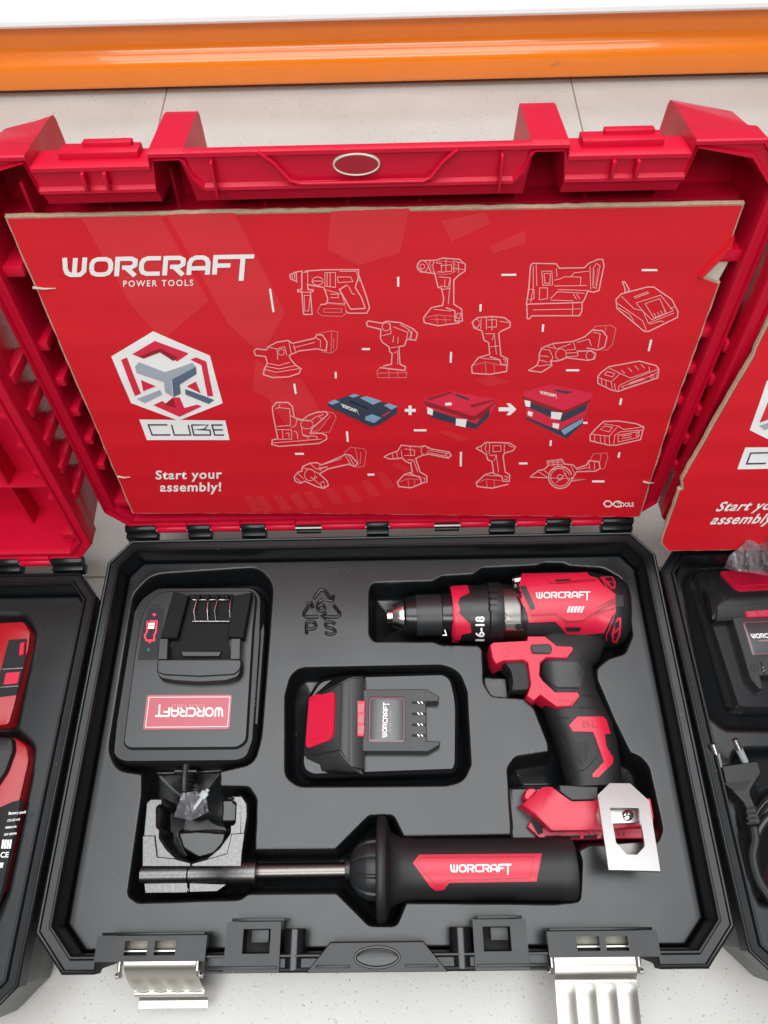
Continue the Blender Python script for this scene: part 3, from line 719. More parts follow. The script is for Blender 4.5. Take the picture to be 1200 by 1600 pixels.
    put('badge_slate', flat_polys([c3(p) for p in ([(742, 806), (845, 752), (848, 782), (775, 828), (780, 868), (748, 884)], [(798, 848), (925, 895), (900, 912), (800, 872)])]), 'slate', .0005, parent=bdg)
    pl = put('cube_plate', flat_polys([c3([(600, 980), (972, 984), (990, 1068), (634, 1068)])]), 'white', .0003)
    cub = [[(722, 1003), (640, 1003), (656, 1046), (735, 1046)], [(740, 1003), (752, 1046), (822, 1046), (812, 1003)], [(826, 1003), (836, 1046), (908, 1046), (906, 1026), (890, 1024), (832, 1024), (880, 1022), (898, 1003), (826, 1003)], [(960, 1003), (914, 1003), (926, 1046), (966, 1046)], [(923, 1024), (962, 1024)]]
    put('plate_lettering', flat_strokes([c3(l) for l in cub], 2.2), 'navy', .0005, parent=pl)
    put('slogan', txt('Start your', (243, 748), (22.6, -.3), (.4, -19.5), .024, 0, space=1.1), 'white', .0004); put('slogan', txt('assembly!', (250, 767.5), (22.6, -.2), (.4, -19.5), .024, 0, space=1.1), 'white', .0004)
    return t, put
card_out = [CARD.px(u, v) for u, v in [(8, 340), (1163, 319), (1146, 368), (1132, 392), (1120, 410), (1097, 433), (1125, 443), (1082, 560), (1046, 660), (1000, 808), (800, 806), (500, 803), (207, 803)]]
card, put = build_card(CARD, 'red printed cardboard sheet with tool drawings, standing in the middle lid', card_out, False, True)
# torn corner
bm = prism([CARD.px(u, v, -.001) for u, v in [(1146, 372), (1138, 412), (1122, 441), (1098, 432), (1120, 408), (1133, 392)]], CARD, [(0, -.003), (0, -.0016), (.0008, -.0008)]); obj('torn_paper', bm, 'paper', card, label='pale torn paper at the damaged corner')
bm = bmesh.new()
fl = [CARD.px(u, v) for u, v in [(1147, 366), (1143, 384), (1120, 410), (1096, 434), (1090, 431), (1112, 406), (1130, 388)]]
prism(fl, CARD, [(0, -.0003), (0, .0012), (.0006, .0022)], bm); obj('torn_flap', bm, 'print_', card)
bm = bmesh.new()
for a, b in (((52, 449), (88, 450)), ((184, 744), (204, 745)), ((1005, 752), (1022, 754))): merge(bm, tube([CARD.pt(*CARD.px(*a), .0003), CARD.pt(*CARD.px((a[0]+b[0])/2, (a[1]+b[1])/2+1), .0006), CARD.pt(*CARD.px(*b), .0003)], [.0009, .0006, .0002], n=6))
obj('crease', bm, 'paper', card)
# line drawings of tools (photo pixel outlines laid on the sheet)
def drawing(name, outer, inner, pale=(), w=1.9):
    o = put(name, flat_strokes(outer, w), 'line', .00034)
    if inner: put('drawing_detail', flat_strokes(inner, 1.15), 'line', .00040, parent=o)
    if pale: put('pale_detail', flat_strokes(pale, 1.4), 'pink', .00030, parent=o)
    return o
def el(z, *a, **k): return z(ell(*a, **k))
# rotary hammer
drawing('hammer_drawing', [c4([(208, 140), (236, 128), (262, 124), (262, 206), (244, 206), (244, 214), (262, 216), (270, 316), (308, 316), (300, 216), (312, 214), (312, 206), (290, 205), (288, 184), (360, 196), (378, 245), (372, 268), (345, 272)]), c4([(275, 124), (360, 118), (515, 118), (515, 140), (550, 235), (564, 285), (552, 310), (468, 310), (460, 300)]), c4([(515, 150), (500, 195), (528, 240), (545, 288), (480, 292), (430, 205), (465, 185)]), c4([(236, 128), (240, 172), (212, 158), (208, 140)])],
        [el(c4, 332, 168, 24, 18), c4([(310, 168), (356, 168)]), c4([(262, 130), (288, 128), (288, 184)]), c4([(365, 130), (412, 130), (412, 195), (365, 190), (365, 130)]), c4([(420, 150), (480, 150), (490, 170), (425, 175), (420, 150)]), c4([(365, 205), (440, 225), (455, 268), (372, 262)]), c4([(390, 225), (425, 225), (425, 240), (390, 240)]), c4([(262, 216), (300, 216)]), c4([(272, 230), (300, 230), (292, 300), (276, 300), (272, 230)]), c4([(375, 130), (375, 190)]), c4([(388, 130), (388, 192)]), c4([(470, 190), (488, 225), (500, 225)]), c4([(218, 138), (222, 162)]), c4([(228, 132), (232, 168)]), c4([(430, 125), (505, 125), (520, 170)])],
        [c4([(345, 275), (372, 266), (455, 275), (460, 310), (440, 325), (350, 322), (330, 305), (345, 275)]), c4([(360, 290), (440, 290), (440, 306), (360, 306), (360, 290)])])
# drill driver, upper
def drill_art(z, d, w=1.9):
    f = lambda p: z([(q[0]+d[0], q[1]+d[1]) for q in p])
    drawing('drill_drawing', [f([(775, 105), (790, 78), (860, 76), (890, 66), (965, 72), (992, 95), (990, 125), (960, 145), (940, 165), (940, 270), (975, 292), (978, 345), (945, 345), (945, 300), (905, 285)]), f([(775, 105), (800, 128), (855, 136), (870, 195), (885, 200), (895, 245), (890, 275), (840, 285), (805, 330), (808, 352), (870, 366), (968, 352)])],
            [f(ell(800, 104, 24, 26)), f(ell(800, 104, 10, 11)), f([(835, 78), (828, 105), (838, 132)]), f([(850, 77), (846, 105), (855, 134)]), f([(862, 88), (885, 90), (885, 128), (866, 128)]), f([(880, 100), (930, 96), (930, 125), (885, 130)]), f([(905, 70), (905, 130)]), f([(935, 78), (985, 90)]), f([(935, 110), (985, 118)]), f([(875, 150), (925, 155), (915, 195), (880, 190)]), f([(900, 160), (900, 190)]), f([(925, 160), (915, 270)]), f([(890, 205), (925, 200)]), f([(850, 292), (930, 300)]), f([(955, 310), (970, 310), (965, 335), (950, 330), (955, 310)]), f([(940, 85), (940, 130)]), f([(960, 82), (962, 132)])],
            [f([(812, 330), (862, 318), (945, 325)]), f([(862, 318), (868, 360)]), f([(835, 338), (930, 340)]), f([(900, 325), (905, 358)]), f(ell(895, 110, 60, 30))], w)
drill_art(c4, (0, 0)); 
drawing('drill_drawing', [c4([(1022, 350), (1045, 330), (1110, 325), (1165, 330), (1192, 350), (1190, 372), (1150, 390), (1140, 400), (1150, 500), (1180, 515), (1178, 545), (1150, 540), (1145, 520), (1100, 505)]), c4([(1022, 350), (1030, 375), (1065, 388), (1075, 430), (1095, 440), (1100, 495), (1050, 510), (1020, 550), (1022, 580), (1100, 585), (1175, 572), (1178, 545)])],
        [el(c4, 1040, 355, 14, 18), c4([(1062, 335), (1060, 380)]), c4([(1085, 330), (1085, 382)]), c4([(1090, 340), (1130, 338), (1130, 370), (1090, 372)]), c4([(1110, 328), (1110, 385)]), c4([(1145, 345), (1185, 352)]), c4([(1080, 400), (1120, 400), (1110, 430)]), c4([(1120, 400), (1130, 495)]), c4([(1095, 460), (1140, 455)]), c4([(1060, 512), (1140, 520)]), c4([(1158, 515), (1172, 520), (1168, 535)])], [c4([(1030, 545), (1080, 530), (1150, 545)]), c4([(1080, 530), (1085, 580)]), c4([(1120, 540), (1122, 580)])])
# rivet gun
drawing('rivet_gun_drawing', [c4([(550, 352), (560, 345), (620, 355), (640, 346), (700, 352), (760, 380), (778, 400), (770, 430), (730, 425), (720, 455), (695, 460), (700, 540), (725, 552), (720, 568), (610, 555)]), c4([(550, 352), (555, 368), (615, 382), (612, 420), (622, 440), (650, 460), (655, 485), (665, 490), (662, 540), (625, 548)])],
        [el(c4, 638, 370, 18, 18), c4([(655, 352), (660, 400), (620, 410)]), c4([(670, 370), (735, 395), (730, 420)]), c4([(700, 360), (745, 385)]), c4([(735, 385), (750, 395), (742, 425)]), c4([(672, 410), (668, 440)]), c4([(692, 415), (690, 445)]), c4([(655, 465), (690, 460)]), c4([(672, 490), (690, 480), (690, 540)]), c4([(755, 385), (748, 425)])],
        [c4([(610, 555), (597, 575), (602, 600), (728, 600), (730, 570)]), c4([(602, 580), (728, 578)]), c4([(650, 560), (652, 600)]), c4([(690, 565), (690, 600)])])
# polisher
drawing('polisher_drawing', [c4([(48, 480), (60, 470), (105, 475), (110, 462), (150, 440), (200, 432), (220, 445), (320, 422), (330, 405), (355, 408), (375, 440), (370, 480), (330, 470), (250, 480), (205, 500)]), c4([(48, 480), (55, 500), (100, 505), (108, 535), (95, 560), (90, 585), (130, 598), (200, 596), (250, 580), (258, 560), (235, 545), (210, 515), (205, 500)])],
        [c4([(110, 462), (150, 470), (185, 460), (195, 500)]), c4([(150, 470), (155, 520)]), c4([(205, 440), (215, 495)]), c4([(225, 450), (235, 485)]), c4([(225, 465), (320, 440)]), c4([(325, 420), (345, 430), (345, 465)]), c4([(95, 562), (150, 575), (255, 558)]), c4([(100, 548), (160, 560), (235, 545)]), c4([(108, 535), (160, 545), (210, 530)]), el(c4, 170, 485, 14, 14)],
        [c4([(340, 400), (395, 388), (422, 395), (418, 470), (395, 490), (350, 485)]), c4([(395, 390), (392, 488)]), c4([(405, 420), (402, 470)])])
# nailer
drawing('nailer_drawing', [c5([(140, 100), (150, 90), (255, 92), (268, 112), (380, 110), (400, 90), (440, 72), (462, 72), (468, 100), (445, 210), (420, 218), (395, 212), (380, 250), (370, 262), (368, 300), (358, 322), (145, 322), (135, 335), (125, 335), (122, 262), (132, 200), (140, 100)]), c5([(122, 270), (330, 264), (372, 262)])],
        [c5([(152, 102), (152, 200), (140, 262)]), c5([(165, 95), (168, 190)]), c5([(190, 125), (235, 125), (238, 185), (195, 188), (190, 125)]), c5([(200, 135), (228, 135), (226, 178), (204, 178), (200, 135)]), c5([(245, 165), (275, 158), (290, 150), (320, 150), (335, 132), (400, 125)]), c5([(245, 190), (390, 188)]), c5([(255, 112), (258, 150)]), c5([(320, 150), (365, 152), (362, 190)]), c5([(260, 205), (395, 210)]), c5([(228, 245), (260, 215), (380, 222)]), c5([(228, 252), (330, 255)]), c5([(150, 295), (330, 292), (362, 290)]), c5([(328, 266), (326, 320)]), c5([(405, 100), (408, 205)]), c5([(420, 110), (435, 90), (450, 100), (432, 200), (418, 195), (420, 110)]), c5([(330, 225), (345, 250)]), c5([(345, 225), (360, 248)]), c5([(180, 198), (215, 198), (215, 245), (178, 250), (180, 198)]), c5([(132, 205), (155, 205), (155, 245), (130, 250)])], [c5([(425, 120), (420, 190)]), c5([(440, 110), (430, 190)])])
# charger
drawing('charger_drawing', [c5([(520, 250), (545, 225), (660, 195), (690, 195), (770, 250), (798, 305), (795, 330), (665, 392), (645, 390), (525, 290), (520, 250)]), c5([(572, 218), (580, 205), (560, 172), (550, 172), (562, 205), (560, 222)])],
        [c5([(520, 262), (640, 345), (655, 385)]), c5([(545, 235), (600, 290), (640, 300), (665, 355), (780, 310)]), c5([(600, 238), (665, 215)]), c5([(604, 244), (668, 221)]), c5([(610, 265), (720, 230), (775, 300), (680, 340), (640, 300), (610, 265)]), c5([(650, 268), (715, 245), (745, 310), (690, 332), (650, 268)]), c5([(690, 310), (700, 330)]), c5([(705, 305), (715, 325)]), c5([(720, 300), (730, 320)]), c5([(735, 296), (745, 314)]), c5([(530, 285), (580, 315), (600, 345)]), c5([(760, 290), (785, 282)]), c5([(670, 360), (720, 345), (735, 350)])])
# multi tool
drawing('multitool_drawing', [c5([(130, 568), (168, 545), (178, 520), (178, 495), (190, 465), (240, 445), (330, 435), (380, 415), (415, 385), (460, 388), (480, 415), (470, 460), (440, 475), (390, 465)]), c5([(130, 568), (190, 575), (235, 545), (230, 525), (260, 525), (300, 510), (395, 522), (425, 515), (430, 490), (410, 478), (345, 480)])],
        [c5([(190, 470), (225, 475), (240, 510), (225, 530)]), c5([(180, 500), (220, 505)]), c5([(180, 520), (215, 530)]), c5([(172, 548), (230, 540)]), c5([(215, 460), (260, 468), (320, 445)]), el(c5, 275, 495, 24, 26), el(c5, 405, 500, 18, 20), c5([(298, 488), (350, 486), (350, 502), (298, 505), (298, 488)]), c5([(330, 435), (340, 470), (300, 475)]), c5([(345, 440), (400, 425), (410, 455)]), c5([(420, 395), (450, 400), (440, 465)]), c5([(240, 448), (250, 470)])],
        [c5([(415, 385), (430, 368), (500, 365), (520, 378), (505, 450), (480, 475), (445, 474)]), c5([(475, 372), (470, 400)])])
# batteries
def batt_art(z, d):
    f = lambda p: z([(q[0]+d[0], q[1]+d[1]) for q in p])
    drawing('battery_drawing', [f([(440, 595), (455, 575), (490, 550), (625, 525), (700, 545), (712, 560), (708, 600), (530, 662), (500, 655), (440, 625), (440, 595)])],
            [f([(440, 598), (500, 618), (505, 650)]), f([(500, 618), (540, 580), (490, 555)]), f([(540, 580), (585, 600), (670, 570), (668, 550)]), f([(530, 660), (535, 635), (580, 612), (708, 560)]), f([(545, 640), (690, 585), (705, 570), (700, 600), (560, 648), (545, 640)]), f([(455, 600), (458, 628)]), f([(475, 608), (478, 640)]), f([(515, 625), (518, 655)]), f([(480, 570), (515, 580), (505, 595), (470, 585), (480, 570)]), f([(545, 565), (560, 580)]), f([(575, 555), (592, 572)]), f([(605, 545), (622, 564)]), f([(632, 538), (648, 556)]), f(ell(682, 592, 8, 8, 12)), f([(580, 630), (650, 605)]), f([(582, 622), (640, 601)])])
batt_art(c5, (0, 0))
drawing('battery_drawing', [c7([(405, 340), (425, 318), (465, 280), (530, 278), (610, 290), (645, 305), (630, 360), (520, 385), (490, 385), (405, 365), (405, 340)])],
        [c7([(410, 335), (490, 345), (492, 382)]), c7([(490, 345), (530, 300), (465, 290)]), c7([(530, 300), (555, 315), (640, 305)]), c7([(510, 385), (515, 340), (540, 325), (640, 318)]), c7([(530, 340), (600, 328), (625, 325), (618, 350), (530, 370), (530, 340)]), c7([(425, 340), (425, 365)]), c7([(450, 345), (452, 372)]), c7([(470, 300), (505, 305), (490, 325), (450, 315), (470, 300)]), el(c7, 617, 338, 7, 8, 12), c7([(545, 345), (590, 337)]), c7([(545, 355), (590, 347)]), c7([(470, 345), (472, 378)])])
# jigsaw
drawing('jigsaw_drawing', [c6([(130, 160), (148, 138), (200, 138), (220, 155), (228, 205), (265, 215), (290, 195), (330, 180), (370, 178), (378, 190), (340, 225), (310, 250), (300, 275), (350, 275), (372, 285), (372, 302), (340, 320), (160, 334), (128, 325), (130, 305), (155, 300), (145, 250), (135, 200), (130, 160)])],
        [c6([(145, 165), (160, 160), (208, 165), (212, 240), (150, 245)]), c6([(160, 160), (165, 145)]), c6([(212, 195), (240, 210), (235, 240), (215, 250)]), c6([(240, 215), (300, 220), (325, 200), (360, 190)]), el(c6, 285, 235, 28, 20), c6([(150, 258), (215, 260), (218, 300), (160, 302)]), c6([(225, 265), (240, 270), (245, 300)]), c6([(260, 245), (265, 280), (300, 290)]), c6([(130, 318), (350, 300)]), c6([(175, 262), (178, 300)]), c6([(190, 275), (205, 275), (205, 295)]), c6([(300, 285), (330, 290), (330, 305)]), c6([(265, 285), (290, 290), (290, 305)]), c6([(335, 195), (350, 210)])],
        [c6([(370, 178), (405, 185), (415, 205), (385, 270), (350, 272)]), c6([(300, 270), (340, 262), (390, 195)])])
# grinder
drawing('grinder_drawing', [c6([(228, 470), (245, 450), (262, 445), (265, 425), (300, 410), (330, 408), (350, 418), (440, 380), (455, 370), (480, 375), (510, 410), (500, 425), (470, 415), (380, 435), (340, 458), (375, 490), (380, 510), (360, 522), (330, 515), (275, 490), (255, 500), (232, 490), (228, 470)])],
        [el(c6, 298, 462, 24, 26, 20), c6([(245, 455), (270, 480)]), c6([(235, 475), (265, 498)]), c6([(265, 430), (310, 440), (340, 458)]), c6([(300, 412), (325, 435), (375, 425)]), c6([(340, 420), (350, 445)]), c6([(335, 440), (375, 425), (372, 440), (340, 455)]), c6([(300, 470), (350, 510)]), c6([(320, 480), (330, 470)]), c6([(345, 500), (360, 490)]), c6([(360, 415), (440, 390)]), c6([(455, 375), (480, 415)]), c6([(470, 375), (495, 418)]), el(c6, 355, 505, 10, 12, 12)],
        [c6([(450, 365), (480, 338), (540, 345), (550, 360), (540, 425), (505, 428)]), c6([(500, 342), (515, 420)]), c6([(525, 360), (522, 415)])])
# drill with side handle
drawing('drill_drawing', [c6([(628, 382), (650, 370), (690, 355), (705, 328), (745, 332), (790, 335), (810, 330), (840, 345), (920, 360), (928, 375), (915, 388), (830, 370), (800, 375), (770, 390), (790, 450), (820, 468), (820, 495), (795, 500), (790, 475), (740, 455)]), c6([(628, 382), (655, 392), (710, 388), (730, 405), (748, 412), (755, 450), (720, 460), (688, 495), (695, 515), (750, 520), (800, 500)])],
        [c6([(665, 365), (670, 390)]), c6([(685, 357), (690, 390)]), c6([(705, 350), (710, 388)]), c6([(720, 345), (765, 350), (765, 375), (720, 375)]), el(c6, 810, 352, 16, 20, 20), c6([(830, 350), (905, 365), (900, 378), (832, 362)]), el(c6, 915, 373, 8, 10, 12), c6([(735, 395), (755, 395), (750, 410)]), c6([(760, 395), (780, 450)]), c6([(720, 462), (790, 470)]), c6([(745, 335), (748, 380)]), c6([(800, 475), (812, 478), (808, 490)])],
        [c6([(695, 495), (735, 480), (790, 485)]), c6([(735, 480), (740, 518)]), c6([(765, 482), (766, 515)])])
# impact driver
drawing('drill_drawing', [c6([(1038, 342), (1065, 330), (1080, 315), (1140, 315), (1190, 318), (1215, 335), (1205, 352), (1165, 365), (1160, 380), (1170, 450), (1190, 462), (1188, 492), (1160, 492), (1155, 470), (1115, 455)]), c6([(1038, 342), (1062, 355), (1085, 372), (1092, 395), (1110, 402), (1118, 450), (1080, 462), (1040, 498), (1045, 515), (1110, 522), (1185, 505)])],
        [c6([(1062, 332), (1065, 355)]), c6([(1085, 320), (1080, 345), (1090, 370)]), c6([(1100, 318), (1098, 370)]), c6([(1115, 330), (1150, 328), (1150, 355), (1115, 358), (1115, 330)]), c6([(1165, 322), (1165, 360)]), c6([(1180, 325), (1205, 338)]), c6([(1100, 375), (1130, 372), (1120, 400)]), c6([(1130, 375), (1140, 450)]), c6([(1085, 465), (1150, 468)]), c6([(1165, 468), (1180, 470), (1176, 485), (1165, 482)])],
        [c6([(1045, 498), (1085, 482), (1155, 490)]), c6([(1085, 482), (1090, 520)]), c6([(1120, 485), (1122, 520)])])
# circular saw
drawing('saw_drawing', [c7([(138, 530), (175, 500), (200, 495), (218, 478), (215, 458), (280, 450), (290, 470), (330, 475), (345, 490), (390, 475), (400, 455), (445, 460), (450, 490), (430, 502), (345, 505), (325, 540)]), c7([(138, 530), (385, 540), (320, 548)]), c7(ell(272, 530, 52, 50, 30))],
        [c7(ell(272, 530, 42, 40, 26)), c7(ell(272, 530, 12, 12, 14)), c7([(200, 500), (230, 520)]), c7([(175, 505), (215, 530)]), c7([(220, 465), (280, 460)]), c7([(222, 475), (285, 470)]), c7([(240, 455), (242, 480)]), c7([(260, 452), (262, 478)]), c7([(230, 500), (250, 490), (300, 485)]), c7([(320, 480), (335, 510)]), c7([(345, 495), (400, 485)]), c7([(400, 460), (405, 495)]), c7([(425, 462), (425, 495)]), c7([(300, 510), (255, 555)]), c7([(285, 500), (310, 545)])],
        [c7([(405, 455), (420, 425), (480, 420), (485, 435), (470, 490), (450, 492)]), c7([(455, 425), (450, 460)])])
# pictured carrying cases with plus and arrow
def art(name, polys, mt, parent=card, lift=.0003, **k): return put(name, flat_polys(polys), mt, lift, parent=parent, **k)
p1 = art('pictured_board', [c6([(378, 140), (490, 102), (688, 155), (688, 185), (610, 235), (575, 248), (378, 155)])], 'navy')
art('pictured_corner', [c6(p) for p in ([(378, 140), (408, 125), (432, 135), (398, 148)], [(470, 110), (495, 100), (520, 108), (490, 118)], [(520, 118), (550, 110), (618, 132), (580, 148)], [(628, 150), (650, 142), (690, 155), (662, 170)], [(545, 200), (575, 188), (618, 205), (585, 228), (545, 215)])], 'blue', p1, .0004)
art('pictured_handle', [c6([(620, 195), (655, 175), (655, 182), (622, 200)])], 'brightred', p1, .0004)
put('pictured_lettering', logo(c6([(444, 158)])[0], (26, 10), (-3, -6), .24), 'white', .0005, parent=p1)
put('drawing_detail', flat_strokes([c6([(475, 132), (560, 165)])], 2), mat('dark_print', (.01, .012, .02), .4), .0005, parent=p1)
def pic_case(f, w=1):
    p = art('pictured_case', [f([(808, 120), (920, 88), (1128, 125), (1130, 145), (1100, 200), (1045, 250), (1020, 255), (845, 205), (825, 190), (808, 150)])], 'brightred')
    art('pictured_tray', [f([(822, 160), (848, 172), (1040, 232), (1102, 165), (1098, 200), (1040, 254), (1015, 252), (838, 203)])], 'navy', p, .0004)
    art('pictured_latch', [f([(822, 158), (848, 168), (845, 195), (822, 186)]), f([(950, 208), (998, 212), (992, 248), (948, 238)])], 'white', p, .0005)
    art('pictured_lid_shade', [f([(808, 148), (1030, 218), (1128, 140), (1128, 132), (1030, 200), (810, 130)])], 'deepred', p, .0005)
    art('pictured_grip', [f([(940, 105), (955, 102), (1012, 122), (998, 128)])], 'navy', p, .0005)
    art('pictured_ridge', [f([(812, 122), (920, 92), (940, 94), (836, 128)]), f([(1010, 150), (1120, 124), (1124, 130), (1024, 160)]), f([(860, 150), (1000, 190), (1000, 196), (858, 156)]), f([(1050, 205), (1098, 160), (1100, 168), (1052, 214)])], 'deepred', p, .00055)
    art('pictured_mark', [f([(900, 140), (928, 138), (932, 150), (904, 152)])], 'white', p, .0005)
    return p
pic_case(c6)
art('plus_sign', [c6([(721, 166), (738, 166), (738, 152), (752, 152), (752, 166), (770, 166), (770, 179), (752, 179), (752, 193), (738, 193), (738, 179), (721, 179)])], 'white')
art('arrow_sign', [[(779, 636), (796, 636), (791, 630), (797, 630), (807, 639), (797, 648), (791, 648), (796, 642), (779, 642)]], 'white')
p = art('pictured_case_stack', [c7([(105, 150), (230, 115), (420, 155), (400, 205), (385, 250), (370, 290), (300, 355), (270, 350), (118, 265), (120, 200)])], 'brightred')
art('pictured_tray', [c7(x) for x in ([(115, 178), (275, 240), (400, 190), (385, 232), (280, 282), (125, 215)], [(118, 258), (265, 318), (370, 262), (372, 290), (300, 356), (122, 270)])], 'navy', p, .0004)
art('pictured_latch', [c7(x) for x in ([(112, 185), (140, 190), (138, 215), (118, 212)], [(232, 235), (282, 240), (272, 272), (230, 266)], [(128, 232), (150, 238), (146, 258), (126, 250)], [(238, 285), (268, 290), (264, 312), (238, 305)])], 'white', p, .0005)
art('pictured_grip', [c7([(240, 142), (255, 138), (330, 150), (300, 158)])], 'navy', p, .0005); art('pictured_lid_shade', [c7([(105, 168), (290, 232), (410, 180), (405, 195), (285, 246), (108, 185)])], 'deepred', p, .00045)
art('pictured_corner', [c7([(275, 318), (372, 265), (370, 285), (290, 338)])], 'blue', p, .00055)
put('pictured_lettering', logo(c7([(186, 158)])[0], (26, 6), (-2, -5), .24), 'white', .0005, parent=p)
# loose dashes
dash = [c4([(120, 202), (136, 306)]), c4([(692, 150), (692, 193)]), c4([(1060, 270), (1058, 302)]), c5([(10, 142), (76, 141)]), c5([(636, 120), (706, 120)]), c4([(530, 471), (566, 471)]), c4([(928, 484), (926, 533)]), c4([(413, 574), (414, 602)]), c4([(228, 626), (235, 672)]),
        c5([(196, 360), (193, 392)]), c5([(678, 428), (666, 480)]), c5([(298, 566), (357, 566)]), c6([(463, 266), (467, 312)]), c6([(762, 261), (818, 261)]), c6([(232, 368), (271, 368)]), c6([(555, 461), (586, 461)]), c6([(972, 358), (971, 424)]), c7([(545, 178), (539, 206)]), c7([(230, 362), (228, 388)]), c7([(536, 418), (532, 442)]), c7([(88, 468), (126, 468)]), c7([(415, 549), (470, 549)]), c7([(374, 286), (394, 286)])]
put('dash_mark', flat_strokes(dash, 3.2), 'white', .00034)
# maker's loop mark, lower right
put('loop_mark', flat_strokes([c7([(506, 650), (492, 636), (476, 636), (466, 648), (476, 661), (492, 661), (506, 650), (520, 638), (536, 637), (546, 644)]), c7([(506, 650), (522, 662), (538, 662), (546, 657)])], 2.0), 'white', .0002)
put('loop_lettering', txt('TOOLS', (964, 791.5), (8.2, -.1), (0, -9.5), .03), 'white', .00025)
# neighbour sheet in the right lid
q = CARD.px(243, 750); want = Frame(LID.o+ROFF, LID.ex, LID.ey)
ta, tb = want.px(1115, 800, .024)
RC = Frame(want.pt(ta, tb, .024), Vector((math.cos(.035), 0, math.sin(.035))), LID.ey-LID.n*.11+LID.ex*-.02)
RC.o = RC.o - RC.ex*q[0] - RC.ey*q[1]
ro = [RC.px(u, v) for u, v in [(1044, 858), (1034, 846), (1036, 835), (1043, 815), (1048, 800), (1060, 762), (1066, 760), (1064, 745), (1100, 682), (1136, 614), (1172, 552), (1176, 540), (1205, 478)]]
ro = ro+[RC.px(1222, 440), RC.px(1240, 400), RC.px(1262, 352), (.203, .2740), (.212, .0080)]
card2, _ = build_card(RC, 'red cardboard sheet with a torn brown left edge, slipped forward in the right lid', ro, True, False)
# ================================================================== CHARGER
CHG = thing('battery_charger', 'dark grey battery charger with a red lit display and upside-down red label', 'charger', Wp(295, 1060, -.06))
out = rnd(z1([(25, 1385), (90, 700), (135, 560), (200, 450), (300, 380), (880, 378), (935, 440), (930, 700), (890, 1300), (850, 1410), (780, 1440), (110, 1446), (55, 1425)]), [16, 0, 0, 10, 12, 10, 10, 0, 4, 10, 10, 12, 8])
bmc = slab(out, -.034, [(.001, -.060), (0, -.036), (.0012, -.030), (.0035, -.026)])
obj('lower_shell', bmc, 'dark', CHG)
top = rnd(z1([(86, 1305), (150, 800), (190, 560), (240, 450), (330, 395), (850, 392), (880, 430), (862, 620), (822, 1290), (770, 1330), (120, 1334)]), [10, 0, 0, 6, 8, 6, 6, 0, 10, 10, 10])
bmc = slab(top, -.024, [(-.0022, -.034), (-.0010, -.027), (0, -.0245), (.0010, -.0232)])
TC = tree_of(bmc); obj('top_shell', bmc, 'deck', CHG)
for pts in ([(60, 1205), (150, 700), (165, 640), (172, 680), (105, 1130), (70, 1205)], [(870, 1190), (905, 640), (925, 590), (930, 640), (890, 1195)]): obj('side_rail', slab(z1(pts), -.03, [(0, -.04), (0, -.029), (.0006, -.028)]), 'grey', CHG)
bm = bmesh.new()
for k in range(26):
    y = 470+k*24; bm = slab(z1([(892-k*.9, y), (900-k*.9, y), (900-k*.9, y+13), (892-k*.9, y+13)]), -.027, [(0, -.032), (0, -.0262)], bm)
obj('vent_slot', bm, 'hole', CHG)
# battery dock
zt = -.015
bm = bmesh.new()
slab(rnd(z1([(295, 808), (292, 885), (312, 922), (400, 938), (545, 946), (700, 938), (775, 915), (796, 870), (795, 806)]), 5), -.019, [(-.0004, -.028), (0, -.0165), (.0008, -.0152)], bm)
obj('dock_front', bm, 'deck', CHG)
lip = rnd(z1([(295, 806), (292, 880), (330, 895), (545, 905), (750, 893), (786, 860), (790, 806)]), 4)
obj('dock_lip', slab(lip, zt, [(0, -.020), (0, zt+.0006), (.0006, zt+.0014)]), 'deck', CHG)
for pts in ([(302, 680), (358, 680), (352, 806), (295, 806)], [(728, 680), (788, 680), (784, 806), (724, 806)]): obj('dock_arm', slab(z1(pts), zt, [(0, -.026), (0, zt+.001), (.0006, zt+.0018)]), 'deck', CHG)
for pts in ([(385, 395), (472, 420), (405, 672), (308, 672), (335, 560)], [(740, 420), (850, 400), (800, 672), (706, 665)]): obj('dock_rail', slab(z1(pts), zt, [(0, -.026), (0, zt-.001), (.0006, zt-.0004)]), 'matt', CHG)
obj('dock_floor', slab(z1([(475, 415), (740, 415), (712, 665), (726, 806), (352, 806), (395, 672)]), -.022, [(0, -.026), (0, -.0218)]), 'matt', CHG)
obj('dock_step', slab(z1([(422, 752), (676, 754), (660, 788), (442, 788)]), -.0205, [(0, -.024), (0, -.0205), (.0008, -.0195)]), 'deck', CHG)
bm = bmesh.new()
for x in (530, 585, 640, 700): slab(z1([(x-14, 415), (x+14, 415), (x+14, 440), (x-14, 440)]), -.0165, [(0, -.024), (0, -.0165), (.0006, -.0158)], bm)
obj('contact_block', bm, 'matt', CHG)
for (x, b) in ((505, -1), (585, 1), (628, -1), (718, 1)):
    P = [(x+b*-6+12, 448), (x, 510), (x+b*-2+6, 572)]
    bm = tube([Wp(*z1([P[0]])[0], -.019), Wp(*z1([P[1]])[0], -.0165), Wp(*z1([P[2]])[0], -.0195)], .00065, n=8); obj('contact_blade', bm, 'steel', CHG)
for y in (446, 574): obj('contact_bar', tube([Wp(*z1([(500, y)])[0], -.0193), Wp(*z1([(716, y)])[0], -.0193)], .0005, n=8), 'steel', CHG)
onc = on_mesh(TC, -.024)
pn = obj('display_panel', lay(flat_polys([rnd(z1([(238, 498), (328, 498), (318, 640), (288, 802), (172, 806), (205, 600)]), 2)]), onc, .0005, .0006, 10), 'display', CHG)
def led(name, nb, m_, l=.0008): obj(name, lay(nb, onc, l), m_, pn, smooth=0)
